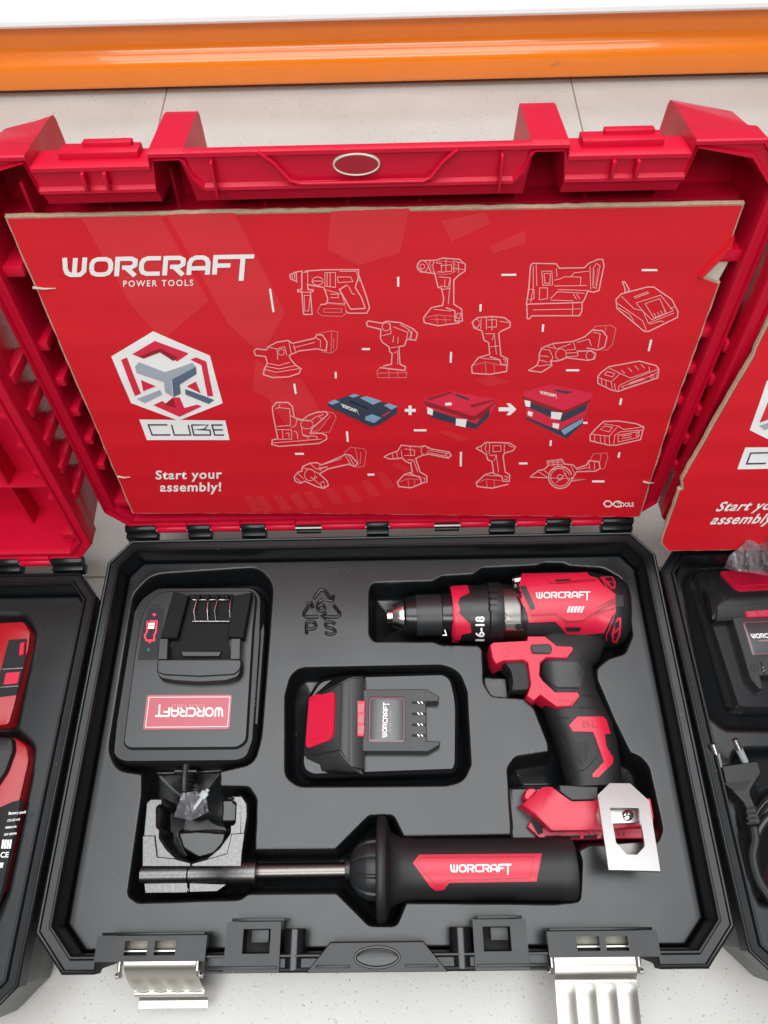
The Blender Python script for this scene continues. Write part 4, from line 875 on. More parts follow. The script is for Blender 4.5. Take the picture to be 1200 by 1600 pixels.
led('red_light', flat_strokes([z1([(245, 575), (288, 575), (282, 640), (272, 658), (272, 690), (225, 690), (215, 662), (228, 640), (232, 575)])], 2.2), 'ledred')
led('red_light', flat_polys([z1([(262, 537), (272, 528), (284, 537), (272, 548)]), z1([(238, 696), (256, 696), (246, 708)])]), 'ledred', .001)
led('lit_bar', flat_polys([z1([(241, 588), (276, 587), (274, 600), (239, 601)]), z1([(238, 607), (273, 606), (271, 620), (236, 621)])]), 'ledhot', .0012)
led('green_light', flat_polys([z1(ell(237, 745, 9, 9, 12))]), 'ledgreen')
led('panel_mark', flat_strokes([z1([(254, 470), (290, 470), (290, 484), (252, 484)])], 2), 'grey')
lb = obj('label_plate', lay(flat_polys([rnd(z1([(228, 1014), (734, 1012), (720, 1217), (204, 1220)]), 4)]), onc, .0005, .0006, 14), 'label', CHG, smooth=0)
obj('label_border', lay(flat_strokes([z1([(242, 1028), (722, 1026), (708, 1202), (220, 1206)])], .9, True), onc, .0007), 'white', lb, smooth=0)
obj('label_lettering', lay(logo(z1([(680, 1088)])[0], (-106, .5), (-.6, 14.5), .2), onc, .0008), 'white', lb, smooth=0)
obj('label_lettering', lay(txt('POWER TOOLS', z1([(572, 1070)])[0], (-5.4, 0), (0, 5.2), 0, space=1.5), onc, .0008), 'line', lb, smooth=0)
# mains lead with ribbed strain relief
ld = obj('mains_lead', tube(smoothline([Wp(291, 1196, -.032), Wp(289, 1222, -.031), Wp(290, 1250, -.034), Wp(300, 1275, -.046), Wp(330, 1270, -.056)], 6), .0030), 'cable', CHG)
bm = bmesh.new(); slab(z1([(388, 1458), (525, 1458), (525, 1475), (388, 1475)]), -.03, [(0, -.04), (0, -.030), (.0005, -.0295)], bm)
for k in range(7): y = 1480+k*17; w_ = 40-(k % 2)*8; slab(z1([(458-w_, y), (458+w_, y), (458+w_, y+10), (458-w_, y+10)]), -.03, [(0, -.04), (0, -.0290), (.0006, -.0280)], bm)
obj('strain_relief', bm, 'grey', ld)
bm = boxf(Frame(Wp(313, 1250, -.026), (.55, .8, 0), (-.8, .55, 0)), -.009, .009, -.0013, .0013, -.0006, .0006, None, .0003); boxf(Frame(Wp(318, 1243, -.026), (.55, .8, 0), (-.8, .55, 0)), -.002, .003, -.0028, .0028, -.0012, .0016, bm, .0005)
tag(obj('cable_tie', bm, 'tie'), 'small white cable tie around the folded lead below the charger', 'cable tie')
def crumple(pxs, z, amp, n, seed, lift):
    from mathutils import noise as mn
    nb = flat_polys([pxs])
    for _ in range(7):
        es = [e for e in nb.edges if e.calc_length() > n]
        if not es: break
        bmesh.ops.subdivide_edges(nb, edges=es, cuts=1); nb.normal_update(); bmesh.ops.triangulate(nb, faces=[f for f in nb.faces if len(f.verts) > 3])
    bmesh.ops.beautify_fill(nb, faces=nb.faces, edges=nb.edges)
    for v in nb.verts:
        u, w_ = v.co.x, v.co.y; p = Vector((u*.035, w_*.035, seed)); q = Vector((u*.11, w_*.06, seed+9))
        f = (1-abs(mn.noise(p))*2.2)*1.0+(1-abs(mn.noise(q))*2.4)*.45
        v.co = Wp(u, w_, z(u, w_)+f*amp)
    bmesh.ops.recalc_face_normals(nb, faces=nb.faces)
    if sum((CAM-f.calc_center_median()).dot(f.normal) for f in nb.faces) < 0: bmesh.ops.reverse_faces(nb, faces=nb.faces)
    return nb
tag(obj('lead_wrapper', crumple([(284, 1240), (306, 1236), (322, 1246), (326, 1268), (300, 1282), (272, 1276)], lambda u, v: -.030-.0002*abs(u-300), .005, 5, 3, 0), 'film', smooth=40), 'crumpled clear film around the folded lead in the clamp slot', 'wrapper')
# ================================================================== BATTERIES
BT = thing('battery_pack', 'black battery pack with red release button, lying in the middle insert left of the drill', 'battery', Wp(590, 1135, -.058), 'battery packs in the inserts')
body = rnd(z2([(192, 1310), (180, 1250), (215, 880), (290, 762), (420, 733), (1030, 716), (1085, 760), (1118, 900), (1116, 1270), (1092, 1320), (250, 1350)]), [10, 0, 14, 12, 0, 14, 12, 20, 14, 10, 10])
obj('lower_shell', slab(body, -.032, [(.002, -.058), (.0005, -.050), (0, -.034), (.0012, -.028), (.004, -.0255)]), 'gloss', BT)
head = z2([(200, 1222), (185, 1270), (215, 880), (290, 765), (420, 738), (566, 730), (566, 1310), (545, 1308), (380, 1325), (205, 1330)])
nb = bmesh.new()
def wz(pts): return [nb.verts.new(Wp(*z2([p[:2]])[0], p[2])) for p in pts]
A_ = wz([(205, 1320, -.036), (196, 1215, -.026), (225, 880, -.026), (300, 762, -.036)])
B_ = wz([(378, 1292, -.020), (415, 1175, -.013), (425, 775, -.013), (420, 742, -.020)])
C_ = wz([(545, 1305, -.018), (482, 1275, -.0125), (482, 742, -.0125), (482, 735, -.018)])
D_ = wz([(560, 1308, -.022), (560, 1290, -.0165), (566, 745, -.0165), (566, 732, -.022)])
E_ = wz([(560, 1310, -.033), (560, 1300, -.033), (566, 745, -.033), (566, 728, -.033)])
F_ = wz([(210, 1325, -.05), (200, 1215, -.05), (225, 880, -.05), (300, 760, -.05)])
for a, b in ((F_, A_), (A_, B_), (B_, C_), (C_, D_), (D_, E_)):
    for i in range(3): nb.faces.new((a[i], a[i+1], b[i+1], b[i]))
for s_ in (0, 3): nb.faces.new([F_[s_], A_[s_], B_[s_], C_[s_], D_[s_], E_[s_]])
bmesh.ops.recalc_face_normals(nb, faces=nb.faces)
bmesh.ops.bevel(nb, geom=[e for e in nb.edges if not e.is_boundary and e.calc_face_angle(0) > .3], offset=.0012, segments=2, affect='EDGES')
TB = tree_of(nb); obj('head', nb, 'dark', BT)
onb = on_mesh(TB, -.018)
rb = obj('release_button', lay(flat_polys([rnd(z2([(245, 862), (385, 834), (394, 850), (386, 1082), (362, 1114), (236, 1162), (224, 1142)]), 4)]), onb, .0022, .003, 10), 'tool_red', BT)
obj('button_pad', lay(flat_polys([rnd(z2([(250, 885), (362, 862), (364, 875), (358, 1085), (345, 1098), (248, 1112)]), 4)]), onb, .0028, .001, 10), 'tool_red', rb)
zd = -.0165
obj('terminal_deck', slab(z2([(485, 815), (925, 812), (1000, 858), (996, 886), (922, 886), (926, 1115), (1006, 1120), (1003, 1140), (935, 1180), (478, 1178)]), zd, [(0, -.03), (0, zd-.0006), (.0006, zd)]), 'grey', BT)
lt = obj('latch_tab', slab(z2([(497, 884), (567, 884), (560, 1095), (488, 1092)]), zd, [(0, zd-.003), (0, zd+.0016), (.0005, zd+.0022)]), 'tool_red', BT)
bm = bmesh.new()
for a in (900, 965, 1028): slab(z2([(524, a), (560, a), (556, a+48), (522, a+48)]), zd+.002, [(0, zd+.001), (0, zd+.0025)], bm)
obj('latch_window', bm, 'label', lt)
lbl = obj('label_plate', slab(rnd(z2([(585, 858), (800, 858), (800, 1126), (580, 1124)]), 5), zd, [(0, zd-.001), (0, zd+.0004), (.0003, zd+.0006)]), 'tag', BT)
obj('label_border', lay(flat_strokes([rnd(z2([(592, 866), (793, 866), (793, 1118), (588, 1116)]), 4)], .8, True), on_z(zd+.0006), .0001), 'label', lbl, smooth=0)
obj('label_lettering', lay(logo(z2([(692, 1094)])[0], (2, -55), (-7.6, 0), .2), on_z(zd+.0006), .0002), 'white', lbl, smooth=0)
obj('label_lettering', lay(txt('POWER TOOLS', z2([(716, 1062)])[0], (0, -3.9), (-3.4, 0), 0, space=1.4), on_z(zd+.0006), .0002), 'line', lbl, smooth=0)
for y in (893, 958, 1022, 1085):
    obj('contact_slot', slab(rnd(z2([(838, y-7), (925, y-7), (925, y+7), (838, y+7)]), 1), zd, [(0, zd-.002), (0, zd+.0003)]), 'hole', BT)
    bm = bmesh.new()
    for x in (872, 892): merge(bm, tube([Wp(*z2([(x, y-6)])[0], zd+.0004), Wp(*z2([(x+10, y+5)])[0], zd+.0004)], .0005, n=6))
    obj('contact_blade', bm, 'steel', BT)
for y in (848, 1137): obj('polarity_mark', lay(flat_strokes([z2(ell(878, y, 22, 22, 18))], .8, True, flat_strokes([z2([(866, y), (890, y)])]+([z2([(878, y-12), (878, y+12)])] if y < 900 else []), .9)), on_z(zd), .0002), 'gloss', BT, smooth=0)
# same pack turned in the right insert
b2 = copy_tree(BT); pv = Wp(1167, 1010, -.058); b2.location = Vector((pv.x, pv.y, -.054)); b2.rotation_euler.z = math.radians(-90+3)
b2['label'] = 'black battery pack with red release button, half under the clear bag in the right case'
# ================================================================== DRILL
DR = thing('cordless_drill', 'red and black cordless drill lying on its side in the middle insert', 'drill', Wp(850, 1060, -.058))
zc = -.029
def s3(x, y, h, hh=None, z=None):
    p = z3([(x, y)])[0]; return (p[0], p[1], h*.4, hh) + ((z,) if z is not None else ())
ax = lambda x: 258-(x-90)*.028
bm = sweep([s3(86, ax(86), 20), s3(88, ax(88), 25), s3(108, ax(108), 25), s3(108, ax(108), 22)], zc); obj('chuck_jaw', bm, 'steel', DR)
bm = sweep([s3(107, ax(107), 36), s3(109, ax(109), 42), s3(128, ax(128), 50), s3(151, ax(151), 57), s3(153, ax(153), 57)], zc)
ch = obj('chuck_nose', bm, 'steel', DR)
bm = sweep([s3(152, ax(152), 58), s3(154, ax(154), 66), s3(160, ax(160), 74), s3(172, ax(172), 77), s3(202, ax(202), 79)], zc); obj('chuck_cone', bm, 'gloss', DR)
# knurled sleeve
nb = bmesh.new(); rings = []
for i, x in enumerate([200, 201, 205]+[210+k*5 for k in range(17)]+[294, 297, 298]):
    p = z3([(x, ax(x))])[0]; c = Wp(*p, zc); w = 82*.4*(c-CAM).dot(FW)/FPX; rg = []
    a_, b_ = Wp(*z3([(90, ax(90))])[0], zc), Wp(*z3([(600, ax(600))])[0], zc); T = (b_-a_).normalized(); sd = Vector((T.y, -T.x, 0))
    for k in range(144):
        an = 2*PI*k/144; r = w*(1-(.014 if (k+i) % 2 and 2 < i < 20 else 0)-(.05 if i in (0, 22) else 0)); rg.append(c+sd*math.cos(an)*r+Vector((0, 0, math.sin(an)*r)))
    rings.append(rg)
loft(nb, rings); bmesh.ops.recalc_face_normals(nb, faces=nb.faces); obj('knurled_sleeve', nb, 'grey', DR, smooth=20)
bm = sweep([s3(297, ax(297), 78), s3(298, ax(298), 82), s3(300, ax(300), 84), s3(335, ax(335), 88), s3(340, ax(340), 88)], zc); obj('chuck_ring', bm, 'gloss', DR)
bmt = sweep([s3(336, 250, 90), s3(338, 249, 104), s3(342, 249, 107), s3(360, 248, 108), s3(415, 247, 110), s3(470, 246, 112), s3(478, 246, 112)], zc); TT = tree_of(bmt); tcol = obj('torque_collar', bmt, 'dark', DR)
ont = on_mesh(TT, -.006)
obj('red_collar', lay(flat_polys([z3([(337, 145), (402, 141), (408, 168), (372, 186), (364, 208), (372, 228), (368, 244), (412, 286), (416, 318), (380, 325), (366, 356), (343, 357), (348, 280), (346, 200)])]), ont, .0012, .001, 6), 'tool_red', tcol)
bm = bmesh.new()
for k in range(5): lay_ = lay(flat_polys([z3([(372+k*10, 200+k*2), (378+k*10, 200+k*2), (384+k*7, 250+k*8), (378+k*7, 246+k*8)])]), ont, .0006, .001, 6); merge(bm, lay_)
obj('grip_ridge', bm, 'grey', tcol)
obj('torque_numbers', lay(txt('16-18', z3([(466, 359)])[0], (0, -17.5), (-19, 0), .03), ont, .0006, 0, 4), 'white', tcol, smooth=0)
obj('torque_numbers', lay(flat_strokes([z3([(312, 312), (318, 332)]), z3([(304, 333), (320, 333)])], 1.6), on_mesh(TT, -.008), .0012), 'white', tcol, smooth=0)
bm = sweep([s3(474, 245, 112), s3(476, 245, 118), s3(480, 245, 121), s3(524, 245, 121), s3(530, 245, 119), s3(531, 245, 110)], zc); TS = tree_of(bm); sel = obj('mode_ring', bm, 'dark', DR)
bm = bmesh.new()
for y in (150, 174, 198, 220): merge(bm, lay(flat_polys([rnd(z3([(488, y), (517, y), (517, y+15), (488, y+15)]), 2)]), on_mesh(TS, -.006), .0012, .001, 6))
obj('grip_ridge', bm, 'dark', sel)
bmg = sweep([s3(528, 246, 104), s3(530, 246, 108), s3(600, 245, 112), s3(645, 245, 113)], zc, ex=2.2); TG = tree_of(bmg); gh = obj('gear_housing', bmg, 'gear', DR)
ong = on_mesh(TG, -.006)
for p in ([(540, 232), (578, 232), (578, 268), (540, 270)], [(535, 155), (575, 152), (578, 178), (538, 180)]): obj('square_boss', lay(flat_polys([rnd(z3(p), 2)]), ong, .001, .001, 8), 'rod', gh)
bm = bmesh.new()
for k, p in enumerate(([(532, 285), (640, 282), (640, 306), (532, 310)], [(575, 115), (612, 108), (612, 138), (580, 140)])): merge(bm, lay(flat_polys([rnd(z3(p), 3)]), ong, .0016, .001, 8))
obj('screw_tower', bm, 'steel', gh)
obj('screw_head', lay(flat_polys([z3(ell(600, 296, 14, 13, 16))]), ong, .0022, .001, 6), 'hole', gh)
# motor body
bmm = sweep([s3(590, 238, 118, .026), s3(594, 238, 124, .0275), s3(620, 232, 132, .028), s3(700, 226, 132, .0285), s3(880, 224, 132, .0285), s3(940, 240, 132, .028), s3(985, 246, 130, .027), s3(1006, 248, 118, .024), s3(1016, 249, 100, .02)], zc, ex=2.5)
TM = tree_of(bmm); mb = obj('motor_housing', bmm, 'dark', DR)
onm = on_mesh(TM, -.004)
rs = obj('red_shell', lay(flat_polys([z3([(597, 154), (608, 128), (614, 97), (866, 93), (880, 108), (905, 112), (930, 140), (975, 176), (978, 236), (962, 262), (935, 318), (790, 328), (768, 300), (742, 276), (640, 280), (634, 250), (616, 204)])]), onm, .0016, .002, 7), 'tool_red', DR)
def onm2(u, v, l): return onm(u, v, l+.0016)
obj('shell_panel', lay(flat_polys([z3([(640, 150), (715, 138), (905, 132), (968, 180), (968, 198), (850, 268), (790, 272), (740, 246), (650, 250), (628, 205)])]), onm2, .0008, .001, 8), 'tool_red', rs)
obj('shell_panel', lay(flat_polys([z3([(700, 110), (866, 96), (876, 108), (905, 118), (722, 134)])]), onm2, .0010, .001, 8), 'tool_red', rs)
obj('shell_slot', lay(flat_polys([z3(p) for p in ([(606, 148), (628, 146), (664, 228), (648, 236)], [(740, 124), (800, 121), (800, 127), (745, 130)], [(778, 294), (842, 294), (836, 306), (786, 308)])]), onm2, .0016, 0, 8), 'dark', rs, smooth=0)
gr = [z3(l) for l in ([(905, 236), (978, 206)], [(902, 226), (976, 190)], [(895, 245), (975, 228)], [(650, 252), (742, 248), (790, 276), (850, 270), (968, 200)], [(720, 136), (905, 120)])]
obj('shell_groove', lay(flat_strokes(gr, 1.7), onm2, .0013, 0, 6), 'deepred', rs, smooth=0)
obj('trim_band', lay(flat_polys([z3([(636, 284), (742, 280), (766, 304), (786, 332), (720, 336), (632, 334)])]), onm, .0008, .001, 8), 'grey', mb)
obj('trim_band', lay(flat_polys([z3([(790, 332), (934, 322), (928, 342), (800, 352)])]), onm, .0007, .001, 8), 'grey', mb)
obj('shell_lettering', lay(logo(z3([(668, 193)])[0], (84.5, -1.2), (.4, -9.6), .2), onm2, .0013, 0, 5), 'white', rs, smooth=0)
bm = bmesh.new()
for k in range(5): merge(bm, lay(flat_polys([z3([(785+k*13, 242), (793+k*13, 242), (802+k*13, 220), (794+k*13, 220)])]), onm2, .0013))
obj('slash_mark', bm, 'white', rs, smooth=0)
er = []
for p in ([(918, 108), (966, 106), (978, 128), (976, 152), (962, 152)], [(985, 262), (1000, 262), (998, 325), (985, 356), (966, 354), (962, 322)]): er.append(obj('red_vent', lay(flat_polys([z3(p)]), onm, .0012, .001, 6), 'tool_red', mb))
bm = bmesh.new()
for p in ([(935, 114), (962, 112), (968, 126), (945, 124)], [(950, 130), (970, 130), (972, 144), (962, 146)], [(976, 284), (992, 270), (992, 296), (974, 312)], [(972, 322), (991, 306), (990, 322), (980, 345), (970, 345)]): merge(bm, lay(flat_polys([z3(p)]), onm, .0018))
obj('vent_slot', bm, 'hole', mb, smooth=0)
obj('cap_seam', lay(flat_strokes([z3([(920, 108), (945, 150), (980, 178)]), z3([(978, 236), (955, 300), (943, 330), (944, 350)])], 1.4), onm, .0012, 0, 6), 'tool_red', mb, smooth=0)
obj('end_band', lay(flat_polys([z3([(975, 174), (1008, 176), (1010, 218), (978, 222)])]), onm, .0006, .001, 8), 'grey', mb)
# grip
def s4(x, y, h, hh, z=None):
    p = z4([(x, y)])[0]; return (p[0], p[1], h*.26667, hh) + ((z,) if z is not None else ())
bmg = sweep([s4(600, -20, 205, .011), s4(598, 60, 205, .0150), s4(572, 150, 190, .0172), s4(562, 215, 165, .0175), s4(572, 300, 162, .017), s4(592, 400, 165, .017), s4(628, 500, 172, .0172), s4(672, 600, 178, .0172), s4(700, 700, 176, .017), s4(722, 800, 168, .0165), s4(738, 900, 160, .016), s4(745, 945, 165, .016)], -.031, ex=2.6)
TH = tree_of(bmg); gp = obj('grip', bmg, 'rubber', DR)
onh = on_mesh(TH, -.014)
trig = slab(rnd(z4([(190, 160), (330, 150), (356, 240), (372, 330), (362, 380), (246, 384), (258, 330), (246, 262), (205, 212)]), 5), -.019, [(.0005, -.040), (0, -.022), (.0003, -.0185), (.0008, -.0168), (.0014, -.0160)]); obj('trigger', trig, 'rubber', DR)
yoke = z4([(130, 112), (150, 96), (345, 86), (352, 60), (452, 60), (520, 115), (610, 120), (620, 140), (580, 190), (460, 186), (425, 215), (420, 290), (440, 320), (510, 385), (640, 385), (658, 410), (610, 470), (520, 475), (425, 405), (385, 440), (345, 410), (368, 340), (350, 215), (325, 200), (210, 205), (165, 226), (145, 190)])
YK = slab(yoke, -.0145, [(0, -.036), (0, -.0122), (.0002, -.0115), (.0006, -.0111)]); TY = tree_of(YK); yk = obj('red_yoke', YK, 'tool_red', DR)
ony = on_mesh(TY, -.0111)
bn = obj('direction_button', lay(flat_polys([rnd(z4([(376, 110), (480, 106), (492, 128), (482, 152), (382, 150)]), 3)]), ony, .0010, .001), 'grey', yk)
obj('button_rim', lay(flat_strokes([rnd(z4([(372, 106), (482, 102), (496, 128), (486, 157), (378, 154)]), 3)], 1.4, True), ony, .0003), 'hole', yk, smooth=0)
obj('yoke_groove', lay(flat_strokes([z4(l) for l in ([(140, 135), (245, 122)], [(142, 160), (250, 140)], [(150, 185), (240, 170)], [(432, 408), (520, 462), (600, 460), (642, 410)], [(540, 424), (552, 436), (562, 424)], [(565, 424), (574, 436), (584, 424)], [(586, 424), (594, 436), (604, 424)])], 1.0), ony, .0002), 'deepred', yk, smooth=0)
bl = obj('red_accent', lay(flat_polys([z4([(597, 576), (645, 525), (790, 525), (812, 545), (835, 625), (802, 628), (812, 700), (852, 770), (848, 800), (768, 880), (732, 880), (732, 862), (798, 790), (752, 655), (735, 615), (620, 612)])]), onh, .0010, .001, 6), 'tool_red', DR)
obj('accent_lettering', lay(txt('BL', z4([(668, 590)])[0], (25, 0), (0, -14), .0), onh, .0012, 0, 5), 'deepred', bl, smooth=0)
pd = obj('grip_pad', lay(flat_polys([z4([(440, 232), (460, 200), (640, 205), (690, 260), (660, 350), (530, 352), (470, 312)])]), onh, .0006, .001, 7), 'grey', gp)
obj('grip_pad', lay(flat_polys([z4([(545, 640), (700, 640), (755, 700), (752, 765), (690, 838), (640, 842), (590, 760)])]), onh, .0005, .001, 7), 'rubber', gp)
bm = bmesh.new()
for k in range(8): merge(bm, lay(flat_strokes([z4([(622+k*13, 670), (650+k*7, 815-abs(k-3)*9)])], .7), onh, .0008, 0, 6))
for l in ([(470, 312), (530, 355), (655, 360)], [(645, 842), (690, 836), (755, 765)], [(520, 620), (580, 614)], [(655, 470), (770, 474)], [(672, 398), (740, 408)], [(480, 530), (600, 532)]): merge(bm, lay(flat_strokes([z4(l)], 1.2), onh, .0009, 0, 6))
obj('grip_groove', bm, 'hole', gp, smooth=0)
# foot
z9 = Z(800, 1180, .21667)
nb = bmesh.new()
def fz(x, y, z): return nb.verts.new(Wp(*z9([(x, y)])[0], z))
zf = -.017
a = fz(40, 362, -.032); b = fz(75, 355, -.026); c = fz(215, 232, -.022); d = fz(285, 226, -.0195); e = fz(345, 272, zf); f = fz(185, 440, zf-.002); g = fz(290, 540, zf-.003)
h1 = fz(430, 332, zf); i1 = fz(600, 328, zf); j1 = fz(612, 310, zf); k1 = fz(1000, 312, zf); l1 = fz(1022, 440, zf); m1 = fz(1018, 500, zf-.003); n1 = fz(640, 538, zf-.003)
nb.faces.new((a, b, f)); nb.faces.new((b, c, d, e, f)); nb.faces.new((e, h1, i1, j1, k1, l1, m1, n1, g, f)); lo = []
ring = [a, f, g, n1, m1, l1, k1, j1, i1, h1, e, d, c, b]
low = [nb.verts.new((v.co.x, v.co.y, -.048)) for v in ring]
for i in range(len(ring)): j = (i+1) % len(ring); nb.faces.new((ring[i], ring[j], low[j], low[i]))
bmesh.ops.recalc_face_normals(nb, faces=nb.faces)
bmesh.ops.bevel(nb, geom=[e_ for e_ in nb.edges if not e_.is_boundary and e_.calc_face_angle(0) > .25], offset=.0006, segments=2, affect='EDGES')
ft = obj('battery_foot', nb, 'tool_red', DR)
obj('foot_knob', slab(rnd(z9([(78, 300), (105, 240), (150, 232), (190, 250), (110, 335)]), 4), -.026, [(0, -.04), (0, -.027), (.001, -.0255)]), 'tool_red', ft)
obj('grey_panel', slab(z9([(340, 215), (620, 225), (616, 322), (430, 326), (345, 262)]), -.0195, [(0, -.045), (0, -.0195), (.0006, -.019)]), 'grey', ft)
rail = slab(z9([(110, 515), (130, 480), (290, 548), (1020, 520), (1020, 600), (210, 612)]), -.034, [(0, -.05), (0, -.034), (.0006, -.0335)]); rl_ = obj('battery_rail', rail, 'tool_red', ft)
bm = bmesh.new()
for x0, x1 in ((236, 350), (390, 495), (515, 615), (640, 720)): slab(z9([(x0, 580), (x1, 578), (x1-4, 600), (x0+4, 602)]), -.0335, [(0, -.036), (0, -.0332)], bm)
slab(z9([(135, 478), (165, 455), (215, 500), (225, 560), (190, 575)]), -.033, [(0, -.036), (0, -.0330)], bm)
obj('rail_slot', bm, 'hole', ft, smooth=0)
bm = bmesh.new()
for x in (560, 590, 605, 700, 760, 800): merge(bm, tube([Wp(*z9([(x, 560)])[0], -.033), Wp(*z9([(x+14, 575)])[0], -.0325)], .0006, n=6))
obj('contact_blade', bm, 'steel', ft)
# belt hook: bent plate, upper leaf over the foot, lower leaf screwed to it
zh = .004
HK = Frame(Wp(960, 1225, -.0035), (1, -.03, 0), (0, math.cos(.24), -math.sin(.24)))
hx = [HK.px(*p) for p in z9([(705, 203), (852, 200), (985, 325), (1050, 830), (680, 832), (617, 290)])]
hh = [HK.px(*p) for p in z9([(702, 380), (908, 378), (946, 652), (888, 716), (815, 718), (738, 632)])]
bm = holed(hx, [hh], HK, -.0028, 0); hk = obj('belt_hook', bm, 'hook', DR, smooth=20, label='bright silver belt hook with a window, on the drill foot')
bm = slab(z9([(640, 395), (900, 380), (925, 470), (900, 490), (640, 498)]), -.013, [(0, -.0165), (0, -.0140), (.0005, -.0135)]); lf = obj('hook_leaf', bm, 'hook', hk)
bm = bmesh.new(); slab(z9([(660, 300), (618, 430), (640, 500), (668, 500), (680, 420)]), -.006, [(0, -.0140), (0, -.0075)], bm); obj('hook_bend', bm, 'hook', hk)
sc = obj('hook_screw', slab(z9(ell(836, 432, 40, 42, 24)), -.012, [(0, -.0135), (0, -.0122), (.0006, -.0115), (.0014, -.0112)]), 'steel', hk)
bm = bmesh.new()
for k in range(3):
    an = k*2*PI/3+.4; p0 = (830, 430); p1 = (830+26*math.cos(an), 430+26*math.sin(an)); merge(bm, tube([Wp(*z9([p0])[0], -.0111), Wp(*z9([p1])[0], -.0111)], .0005, n=6))
obj('screw_slot', bm, 'hole', hk)
obj('hook_tongue', slab(z9([(740, 640), (892, 628), (952, 640), (958, 672), (890, 735), (812, 735)]), -.008, [(0, -.010), (0, -.0088), (.0004, -.0084)]), 'gear', hk)
# ================================================================== SIDE HANDLE WITH CLAMP
SH = thing('side_handle', 'black ribbed side handle with a silver clamp on a steel rod, lying below the drill', 'side handle', Wp(560, 1360, -.060))
za = -.028
def s6(x, h, y=None, z=None):
    p = z6([(x, y if y else 266)])[0]; return (p[0], p[1], h*.36667, None)
obj('rod', sweep([(386, 1362, 11.6, None), (548, 1359.5, 11.6, None)], za), 'rod', SH)
bm = sweep([s6(108, 36), s6(110, 42), s6(133, 43), s6(134, 40)], za); obj('rod_collar', bm, 'dark', SH)
nb = bmesh.new(); rings = []
T = (Wp(*z6([(1000, 266)])[0], za)-Wp(*z6([(100, 266)])[0], za)).normalized(); sd = Vector((T.y, -T.x, 0))
for x, h in ((128, 44), (132, 58), (140, 72), (166, 102), (196, 117), (206, 121), (240, 125), (243, 119)):
    c = Wp(*z6([(x, 266)])[0], za); w = h*.36667*(c-CAM).dot(FW)/FPX; rg = []
    for k in range(120):
        an = 2*PI*k/120; gq = (k % 12); r = w*(.93 if gq < 2 else 1-.012*((gq-6.5)/5)**2) if x > 135 else w; rg.append(c+sd*math.cos(an)*r+Vector((0, 0, math.sin(an)*r)))
    rings.append(rg)
loft(nb, rings); bmesh.ops.recalc_face_normals(nb, faces=nb.faces); obj('ribbed_nut', nb, 'grey', SH, smooth=30)
FL = [s6(240, 130), s6(243, 195), s6(246, 207), s6(254, 212), s6(270, 212), s6(282, 206), s6(290, 190), s6(296, 165), s6(304, 148), s6(322, 136), s6(350, 126), s6(420, 120)]
bmf = sweep(FL+[s6(600, 121), s6(800, 122), s6(1000, 123), s6(1012, 128), s6(1060, 129), s6(1072, 127), s6(1079, 118)], za, n=72); TR = tree_of(bmf); gpp = obj('hand_grip', bmf, 'rubber', SH)
onr = on_mesh(TR, -.01)
rp = obj('red_panel', lay(flat_polys([z6([(395, 242), (422, 208), (945, 203), (922, 318), (550, 324), (528, 352), (492, 356), (470, 340)])]), onr, .0008, .001, 8), 'tool_red', SH)
obj('panel_groove', lay(flat_strokes([z6([(408, 243), (432, 220), (912, 216), (892, 304), (545, 312), (520, 334), (496, 336)])], 1.0, True), onr, .0009, 0, 6), 'deepred', rp, smooth=0)
obj('panel_lettering', lay(logo(z6([(557, 281)])[0], (95.5, -1), (0, -12), .21), onr, .001, 0, 6), 'white', rp, smooth=0)
# clamp
LJ = z5([(303, 448), (250, 425), (208, 385), (178, 338), (180, 300), (165, 288), (165, 206), (190, 196), (190, 160), (132, 160), (106, 180), (92, 330), (90, 470), (300, 470)])
RJ = z5([(307, 448), (380, 425), (432, 382), (478, 320), (480, 280), (500, 274), (505, 190), (490, 184), (490, 148), (542, 146), (568, 186), (570, 245), (545, 400), (538, 470), (307, 470)])
jp = [(0, -.050), (0, -.0215), (.0007, -.0185), (.0018, -.0175)]
cp = obj('clamp_jaw', slab(rnd(LJ, 2, 3), -.0185, jp), 'cast', SH); cq = obj('clamp_jaw', slab(rnd(RJ, 2, 3), -.0185, jp), 'cast', SH)
lowr = [(0, -.050), (0, -.0225), (.0006, -.0215)]
obj('step_face', slab(z5([(93, 330), (150, 330), (160, 425), (235, 432), (310, 452), (310, 470), (92, 470)]), -.0165, [(0, -.03), (0, -.0166), (.0006, -.0160)]), 'cast', cp)
obj('step_face', slab(z5([(490, 322), (552, 318), (540, 400), (535, 470), (312, 470), (312, 455), (400, 430), (470, 410)]), -.0165, [(0, -.03), (0, -.0166), (.0006, -.0160)]), 'cast', cq)
obj('clamp_barrel', sweep([(*z5([(90, 503)])[0], 38*.35, None), (*z5([(92, 503)])[0], 40*.35, None), (*z5([(299, 500)])[0], 40*.35, None), (*z5([(300, 500)])[0], 38*.35, None)], za+.005), 'cast', cp)
obj('clamp_barrel', sweep([(*z5([(304, 500)])[0], 38*.35, None), (*z5([(305, 500)])[0], 40*.35, None), (*z5([(450, 497)])[0], 41*.35, None), (*z5([(470, 496)])[0], 50*.35, None), (*z5([(602, 494)])[0], 51*.35, None), (*z5([(605, 494)])[0], 48*.35, None)], za+.005), 'cast', cq)
lp_ = obj('lower_flange', slab(z5([(103, 540), (300, 540), (300, 588), (108, 590)]), -.024, lowr), 'cast', cp); obj('lower_flange', slab(z5([(305, 540), (475, 548), (430, 582), (305, 586)]), -.024, lowr), 'cast', cq)
obj('worn_mark', lay(flat_polys([z5([(224, 545), (240, 545), (236, 580), (222, 580)]), z5([(120, 552), (122, 552), (122, 575), (120, 575)])]), on_z(-.0214), .0002), 'gear', lp_, smooth=0)
